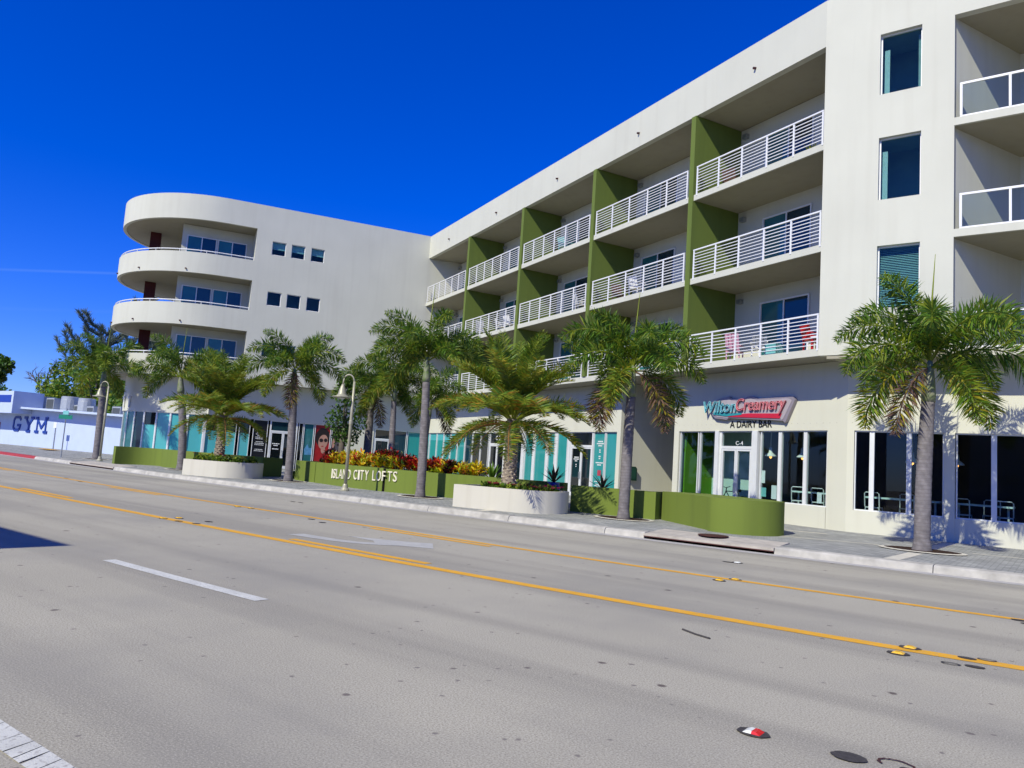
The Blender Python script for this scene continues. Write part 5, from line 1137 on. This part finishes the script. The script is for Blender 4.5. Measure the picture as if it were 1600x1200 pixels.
t = thing('sign_post', 'slim grey post with a small pale plate by the gym wall', 'sign post', (-65.57, 27.0, .25)); mb = MB(); mb.tube([(-65.57, 27, .1), (-65.57, 27, 2.2)], .05, 8); mb.part('pole', 'steel', t)
mb = MB(); mb.wbox(-65.85, -65.3, 26.93, 26.95, 1.95, 2.4); mb.part('sign_plate', 'print_white', t)

# ------------------------------------------------------------------ gym and far background
gy = thing('gym_building', 'low white gym building with blue letters at the far left', 'building', (-75, 28, 0)); FG = Fr((-75, 28, 0), (1, 0, 0), (0, 1, 0))
mb = MB(); v = [(-45, 4.2), (-1.9, 3.62), (17.2, 3.20), (20.5, 3.12)]
for (a, za), (b, zb) in zip(v, v[1:]): mb.hexa([FG.p(a, 0, 0), FG.p(b, 0, 0), FG.p(b, 16, 0), FG.p(a, 16, 0), FG.p(a, 0, za - .1), FG.p(b, 0, zb - .1), FG.p(b, 16, zb - .1), FG.p(a, 16, za - .1)])
mb.part('wall', 'gym', gy)
mb = MB()
for (a, za), (b, zb) in zip(v[1:], v[2:]): mb.hexa([FG.p(a, -.95, za - .1), FG.p(b, -.95, zb - .1), FG.p(b, 16, zb - .1), FG.p(a, 16, za - .1), FG.p(a, -.95, za + .06), FG.p(b, -.95, zb + .06), FG.p(b, 16, zb + .06), FG.p(a, 16, za + .06)])
mb.part('roof', 'gym', gy)
mb = MB(); mb.box(FG, -45, 2.0, -1.6, .8, 3.0, 4.9); mb.part('raised_fascia', 'gym', gy)
mb = MB(); mb.box(FG, -6, 1.6, -1.64, -1.605, 3.93, 4.55); mb.part('blue_panel', 'gymblue2', gy)
mb = MB(); mb.box(FG, -5.2, -4.5, -.05, .0, .2, 2.2); mb.part('door', mat('red_door', (.25, .02, .02), .6, .3), gy)
def stroke(mb, pts, w, F=FG, d0=-.06, d1=-.002):
    for (a, b) in zip(pts, pts[1:]):
        a, b = Vector(a), Vector(b); t_ = (b - a).normalized(); n_ = Vector((-t_.y, t_.x)) * w / 2; e = t_ * w * .12
        mb.fprism(F, [tuple(a - n_ - e), tuple(b - n_ + e), tuple(b + n_ + e), tuple(a + n_ - e)], d0, d1); d0 -= .0025; d1 -= .0
def gletter(strokes, x, w=.32):
    mb = MB(); k = 0
    for st in strokes: stroke(mb, [(x + a, 1.52 + b) for a, b in st], w, FG, -.06 - .004 * k, -.002); k += 1
    o = mb.part('letter', 'gymblue', gl)
gl = thing('gym_letters', 'large dark blue slab letters GYM on the white gym wall', 'letters', (-72.5, 27.9, 1.5))
gletter([[(1.62, .98), (1.35, 1.2), (.5, 1.2), (.2, 1.0), (.16, .3), (.45, .06), (1.25, .06), (1.55, .22), (1.55, .5)], [(1.0, .5), (1.72, .5)]], -1.65, .22)
gletter([[(.25, 1.18), (1.0, .55)], [(1.75, 1.18), (1.0, .55)], [(1.0, .6), (1.0, .04)], [(0, 1.2), (.62, 1.2)], [(1.38, 1.2), (2.0, 1.2)], [(.62, .03), (1.38, .03)]], .75, .22)
gletter([[(.4, .04), (.4, 1.18)], [(.4, 1.1), (1.25, .35)], [(1.25, .35), (2.1, 1.1)], [(2.1, 1.18), (2.1, .04)], [(.1, 1.2), (.55, 1.2)], [(1.95, 1.2), (2.4, 1.2)], [(.05, .03), (.75, .03)], [(1.75, .03), (2.45, .03)]], 3.05, .22)
def acbox(x, y, z, w, d, h, label, round_=False):
    t = thing('air_conditioner', label, 'air conditioner', (x, y, z), 0, 'air conditioners on the gym roof'); mb = MB()
    if round_: mb.lathe([(w * .5, 0), (w * .5, h), (w * .42, h + .04), (w * .1, h + .06)], (x, y, z), 16); mb.part('casing', 'ac', t, auto=True); g_ = MB(); g_.lathe([(w * .505, h * .12), (w * .51, h * .13), (w * .51, h * .8), (w * .505, h * .81)], (x, y, z), 16); g_.part('grille', 'ac', t)
    else:
        mb.wbox(x - w / 2, x + w / 2, y - d / 2, y + d / 2, z, z + h); mb.part('casing', 'ac', t)
        g_ = MB(); g_.wbox(x - w / 2 + .1, x + w / 2 - .1, y - d / 2 - .02, y - d / 2 - .003, z + .12, z + h - .12); g_.part('grille', 'acdark', t)
acbox(-79.9, 29.5, 3.7, 1.7, 1.2, 1.05, 'boxy air conditioner nearest the blue panel, leftmost on the gym roof')
acbox(-74.5, 29.5, 3.55, 1.6, 1.2, 1.15, 'dark grilled air conditioner, second boxy one on the gym roof'); acbox(-71.8, 29.4, 3.5, 1.5, 1.1, 1.05, 'white boxy air conditioner above the street sign')
acbox(-69.7, 29.6, 3.5, 1.4, 1.4, 1.2, 'round drum air conditioner right of the street sign', True); acbox(-66.6, 29.6, 3.4, 1.3, 1.3, 1.15, 'round drum air conditioner left of the far street lamp', True)
acbox(-68.1, 30.2, 3.45, 1.6, 1.2, .6, 'low boxy air conditioner between the two drums'); acbox(-64.6, 29.5, 3.35, 1.2, 1, .55, 'low boxy air conditioner just left of the far lamp post'); acbox(-62.3, 30.5, 3.3, 1.4, 1.0, .7, 'low boxy air conditioner behind the far lamp post')
t = thing('tiled_house', 'distant tan house with a red tiled roof beyond the gym', 'house', (-160, 62, 0)); mb = MB(); mb.wbox(-172, -146, 60, 72, 0, 7.3); mb.part('wall', 'tanwall', t)
mb = MB(); mb.add([(-173, 59, 7.3), (-145, 59, 7.3), (-145, 73, 7.3), (-173, 73, 7.3), (-170, 66, 9.0), (-148, 66, 9.0)], [(0, 1, 5, 4), (1, 2, 5), (2, 3, 4, 5), (3, 0, 4), (3, 2, 1, 0)]); mb.part('roof', 'tile', t)
# building on the viewer's side of the street: its corner shades the road at the left
t = thing('near_building', 'plain two-storey building on the near side of the street', 'building', (-22, -6, 0)); h_ = (5.2 + 3.0) * math.tan(EL)
w = wall(Fr((-11.85, -3.0, 0), (-1, 0, 0), (0, -1, 0)), 0, 22, 0, h_, 0, .25, [(2 + 4 * k, 3.6 + 4 * k, z, z + 1.7) for k in range(5) for z in (1.0, 4.4)]); w.part('front_wall', 'greybuild', t)
mb = MB(); mb.wbox(-33.85, -11.85, -16, -3.26, 0, h_); mb.part('walls', 'greybuild', t)

# ------------------------------------------------------------------ balcony furniture and shop furniture
def chair(label, F, u, d, z, m, rz=0, cat='chair', group=None, hgt=.85, lean=.12, w=.5):
    t = thing('chair', label, cat, F.p(u, d, z), math.atan2(F.u.y, F.u.x) + rz, group)
    def bx(a, b, c, d_, e, f, nm_, tilt=0):
        mb = MB(); v_ = [(a, c, e), (b, c, e), (b, d_, e), (a, d_, e), (a, c + tilt, f), (b, c + tilt, f), (b, d_ + tilt, f), (a, d_ + tilt, f)]; mb.hexa([Vector(q) for q in v_]); link_part(nm_, mb.mesh(nm_, m), t)
    bx(-w / 2, w / 2, -w / 2, w / 2, .40, .44, 'seat')
    for k in range(4): bx(-w / 2 + k * w / 4 + .01, -w / 2 + (k + 1) * w / 4 - .01, w / 2 - .03, w / 2, .46, hgt, 'back_slat', lean)
    for sx in (-1, 1):
        for sy in (-1, 1): bx(sx * (w / 2 - .03) - .02, sx * (w / 2 - .03) + .02, sy * (w / 2 - .03) - .02, sy * (w / 2 - .03) + .02, 0, .40, 'leg')
        bx(sx * (w / 2) - .03, sx * (w / 2) + .03, -w / 2, w / 2, .60, .63, 'armrest')
    return t
zf = FL[0] + .22
chair('pink balcony chair on the lowest balcony nearest the corner', FB, 4.3, .9, zf, 'pinkch', .5, hgt=1.0, lean=.2)
chair('white low balcony chair beside the pink one', FB, 3.1, .8, zf, 'white', .8, hgt=.75, lean=.3)
chair('red balcony chair at the right end of the lowest balcony', FB, .75, .7, zf, 'redch', -.3)
t = thing('cooler_box', 'pale teal box on the lowest balcony beside the white chair', 'box', FB.p(2.2, .6, zf)); mb = MB(); mb.box(FB, 2.0, 2.45, .4, .75, zf, zf + .38); mb.part('body', 'tealbox', t); mb = MB(); mb.box(FB, 1.98, 2.47, .38, .77, zf + .382, zf + .43); mb.part('lid', 'tealbox', t)
t = thing('side_table', 'small white and red table at the right end of the lowest balcony', 'table', FB.p(.35, .5, zf)); mb = MB(); mb.box(FB, .12, .55, .3, .75, zf + .42, zf + .46); mb.part('tabletop', 'white', t)
for a in (.16, .5):
    for b in (.34, .7): mb = MB(); mb.box(FB, a - .02, a + .02, b - .02, b + .02, zf, zf + .42); mb.part('leg', 'redch', t)
z3 = FL[1] + .22
chair('white folding chair leaning on the balcony fourth from the corner, third floor', FB, 24.6, .7, z3, 'white', .9, hgt=.95, lean=.35)
chair('white chair in the middle of the balcony fourth from the corner', FB, 22.3, .8, z3, 'white', -.4); chair('white chair at the right of the balcony fourth from the corner', FB, 21.2, .8, z3, 'white', .3)
chair('white chair on the second balcony from the corner, third floor', FB, 9.7, .6, z3, 'white', .2); chair('dark wicker chair on the second balcony from the corner, third floor', FB, 11.3, .9, z3, 'wicker', .4)
chair('white chair on the third balcony from the corner, third floor', FB, 14.0, .7, z3, 'white', -.3)
z4 = FL[2] + .22
chair('pale blue chair on the third balcony from the corner, top floor', FB, 15.9, .8, z4, 'tealbox', .2); chair('dark wicker chair on the top balcony nearest the corner', FB, 4.9, 1.0, z4, 'wicker', .5)
spiky('potted_plant', 'small green spiky plant on the top balcony nearest the corner', *FB.p(.9, .5, z4 + .05), 12, .45, 'leafC', 9); spiky('potted_plant', 'dark spiky plant at the inner corner balcony, third floor', *FB.p(30.4, .6, z3 + .7), 16, .6, 'leafB', 10)
spiky('potted_plant', 'green spiky plant on the top balcony second from the corner', *FB.p(10.6, .5, z4 + .05), 12, .5, 'leafC', 11)
# creamery tables, chairs, pendant lamps, bicycle
def meta_chair(label, x, y, rz):
    t = thing('cafe_chair', label, 'chair', (x, y, .252), rz, 'cafe chairs inside the creamery'); w = .2
    mb = MB(); mb.hexa([Vector(q) for q in ((-w, -w, .74), (w, -w, .74), (w, w, .74), (-w, w, .74), (-w, -w, .77), (w, -w, .77), (w, w, .77), (-w, w, .77))]); link_part('seat', mb.mesh('seat', 'alu'), t)
    mb = MB(); mb.tube([(-w, w, .77), (-w, w + .06, 1.16), (-w + .04, w + .07, 1.20), (w - .04, w + .07, 1.20), (w, w + .06, 1.16), (w, w, .77)], .016, 6); link_part('backrest', mb.mesh('backrest', 'alu'), t)
    for sx in (-1, 1):
        for sy in (-1, 1): mb = MB(); mb.tube([(sx * w * .95, sy * w * .95, .74), (sx * w * 1.1, sy * w * 1.1, 0)], .014, 6); link_part('leg', mb.mesh('leg', 'alu'), t)
def table(label, x0, x1, y, dep=.6):
    t = thing('cafe_table', label, 'table', ((x0 + x1) / 2, y, .252), 0, 'tables inside the creamery'); mb = MB(); mb.wbox(x0, x1, y - dep / 2, y + dep / 2, 1.27, 1.32); mb.part('tabletop', mat('table_top', (.6, .75, .74), .3, .5), t)
    for x in (x0 + .15, x1 - .15): mb = MB(); mb.tube([(x, y, .252), (x, y, 1.27)], .03, 8); mb.part('leg', 'alu', t)
table('long table inside the windows left of the corner pier', -7.6, -5.9, 26.2); table('long table inside the windows left of the big palm trunk', -5.2, -3.2, 25.5); table('table inside the windows behind the big palm trunk', -2.9, -1.4, 25.5)
for k, (x, y, rz, s) in enumerate(((-7.3, 25.7, 3.3, 'first from the creamery door'), (-6.6, 25.6, 3.0, 'second from the creamery door'), (-6.2, 26.8, 0, 'behind the first table'), (-4.9, 24.95, 3.1, 'first right of the corner pier'), (-4.2, 26.1, .1, 'behind the second table'), (-3.6, 24.95, 3.2, 'second right of the corner pier'), (-2.6, 24.95, 3.1, 'behind the big palm trunk'), (-2.0, 26.1, 0, 'behind the third table'), (-1.6, 24.95, 3.2, 'right of the big palm trunk'))): meta_chair('white metal cafe chair, ' + s, x, y, rz)
def pendant(label, x, y, z):
    t = thing('pendant_lamp', label, 'lamp', (x, y, z), 0, 'pendant lamps inside the creamery'); mb = MB(); mb.tube([(x, y, z + .3), (x, y, 3.9)], .01, 6); mb.part('cord', 'alu', t)
    mb = MB(); mb.lathe([(.20, 0), (.19, .03), (.07, .14), (.05, .32), (.02, .33)], (x, y, z), 16); mb.part('lamp_shade', 'white', t, smooth=True); mb = MB(); mb.lathe([(.01, -.07), (.045, -.04), (.045, .0), (.02, .04)], (x, y, z), 10); mb.part('bulb', 'bulb', t, smooth=True)
pendant('white pendant lamp in the pane right of the creamery door', -8.45, 26.3, 2.42); pendant('white pendant lamp in the last pane before the corner pier', -7.3, 26.0, 2.42); pendant('white pendant lamp left of the big palm trunk', -4.0, 25.7, 2.42); pendant('white pendant lamp just right of the big palm trunk', -2.85, 25.9, 2.42)
t = thing('bicycle', 'dark bicycle standing inside the creamery window by the door', 'bicycle', FB.p(5.6, 2.3, .252)); zb = .252
def ring(c, r, F): return [F.p(c[0] + r * cos(2 * pi * k / 20), c[1], c[2] + r * sin(2 * pi * k / 20)) for k in range(21)]
for u in (6.15, 5.0):
    mb = MB(); mb.tube(ring((u, 2.3, zb + .36), .34, FB), .028, 6, cap=False); wo_ = mb.part('wheel', 'bikeblack', t, smooth=True)
    mb = MB()
    for k in range(8): mb.tube([FB.p(u, 2.3, zb + .36), FB.p(u + .33 * cos(k * pi / 4), 2.3, zb + .36 + .33 * sin(k * pi / 4))], .004, 4)
    mb.part('spokes', 'steel', wo_)
mb = MB(); P = {k: FB.p(u, 2.3, zb + z) for k, (u, z) in dict(r=(5.0, .36), b=(5.45, .32), s=(5.3, .85), h=(5.9, .85), f=(6.15, .36), t=(5.88, .98)).items()}
for a, b in ('rb', 'rs', 'bs', 'bh', 'sh', 'hf', 'ht'): mb.tube([P[a], P[b]], .018, 6)
mb.part('frame', 'bikeblack', t)
mb = MB(); mb.tube([FB.p(5.95, 2.05, zb + 1.02), P['t'], FB.p(5.95, 2.55, zb + 1.02)], .014, 6); mb.part('handlebar', 'bikeblack', t); mb = MB(); mb.tube([FB.p(5.18, 2.3, zb + .9), FB.p(5.42, 2.3, zb + .9)], [.06, .03], 6); mb.part('saddle', 'bikeblack', t)

t = thing('near_building', 'unseen long low building opposite the creamery, added to darken its glass reflections', 'building', (10, -12, 0))  # added out of view; hides the bright horizon from the shop glass reflections
w = wall(Fr((34, -10, 0), (-1, 0, 0), (0, -1, 0)), 0, 42, 0, 6.5, 0, .25, [(2 + 5 * k, 4.4 + 5 * k, .8, 2.8) for k in range(8)]); w.part('front_wall', 'greybuild', t)
mb = MB(); mb.wbox(-8, 34, -24, -10.26, 0, 6.5); mb.part('walls', 'greybuild', t)
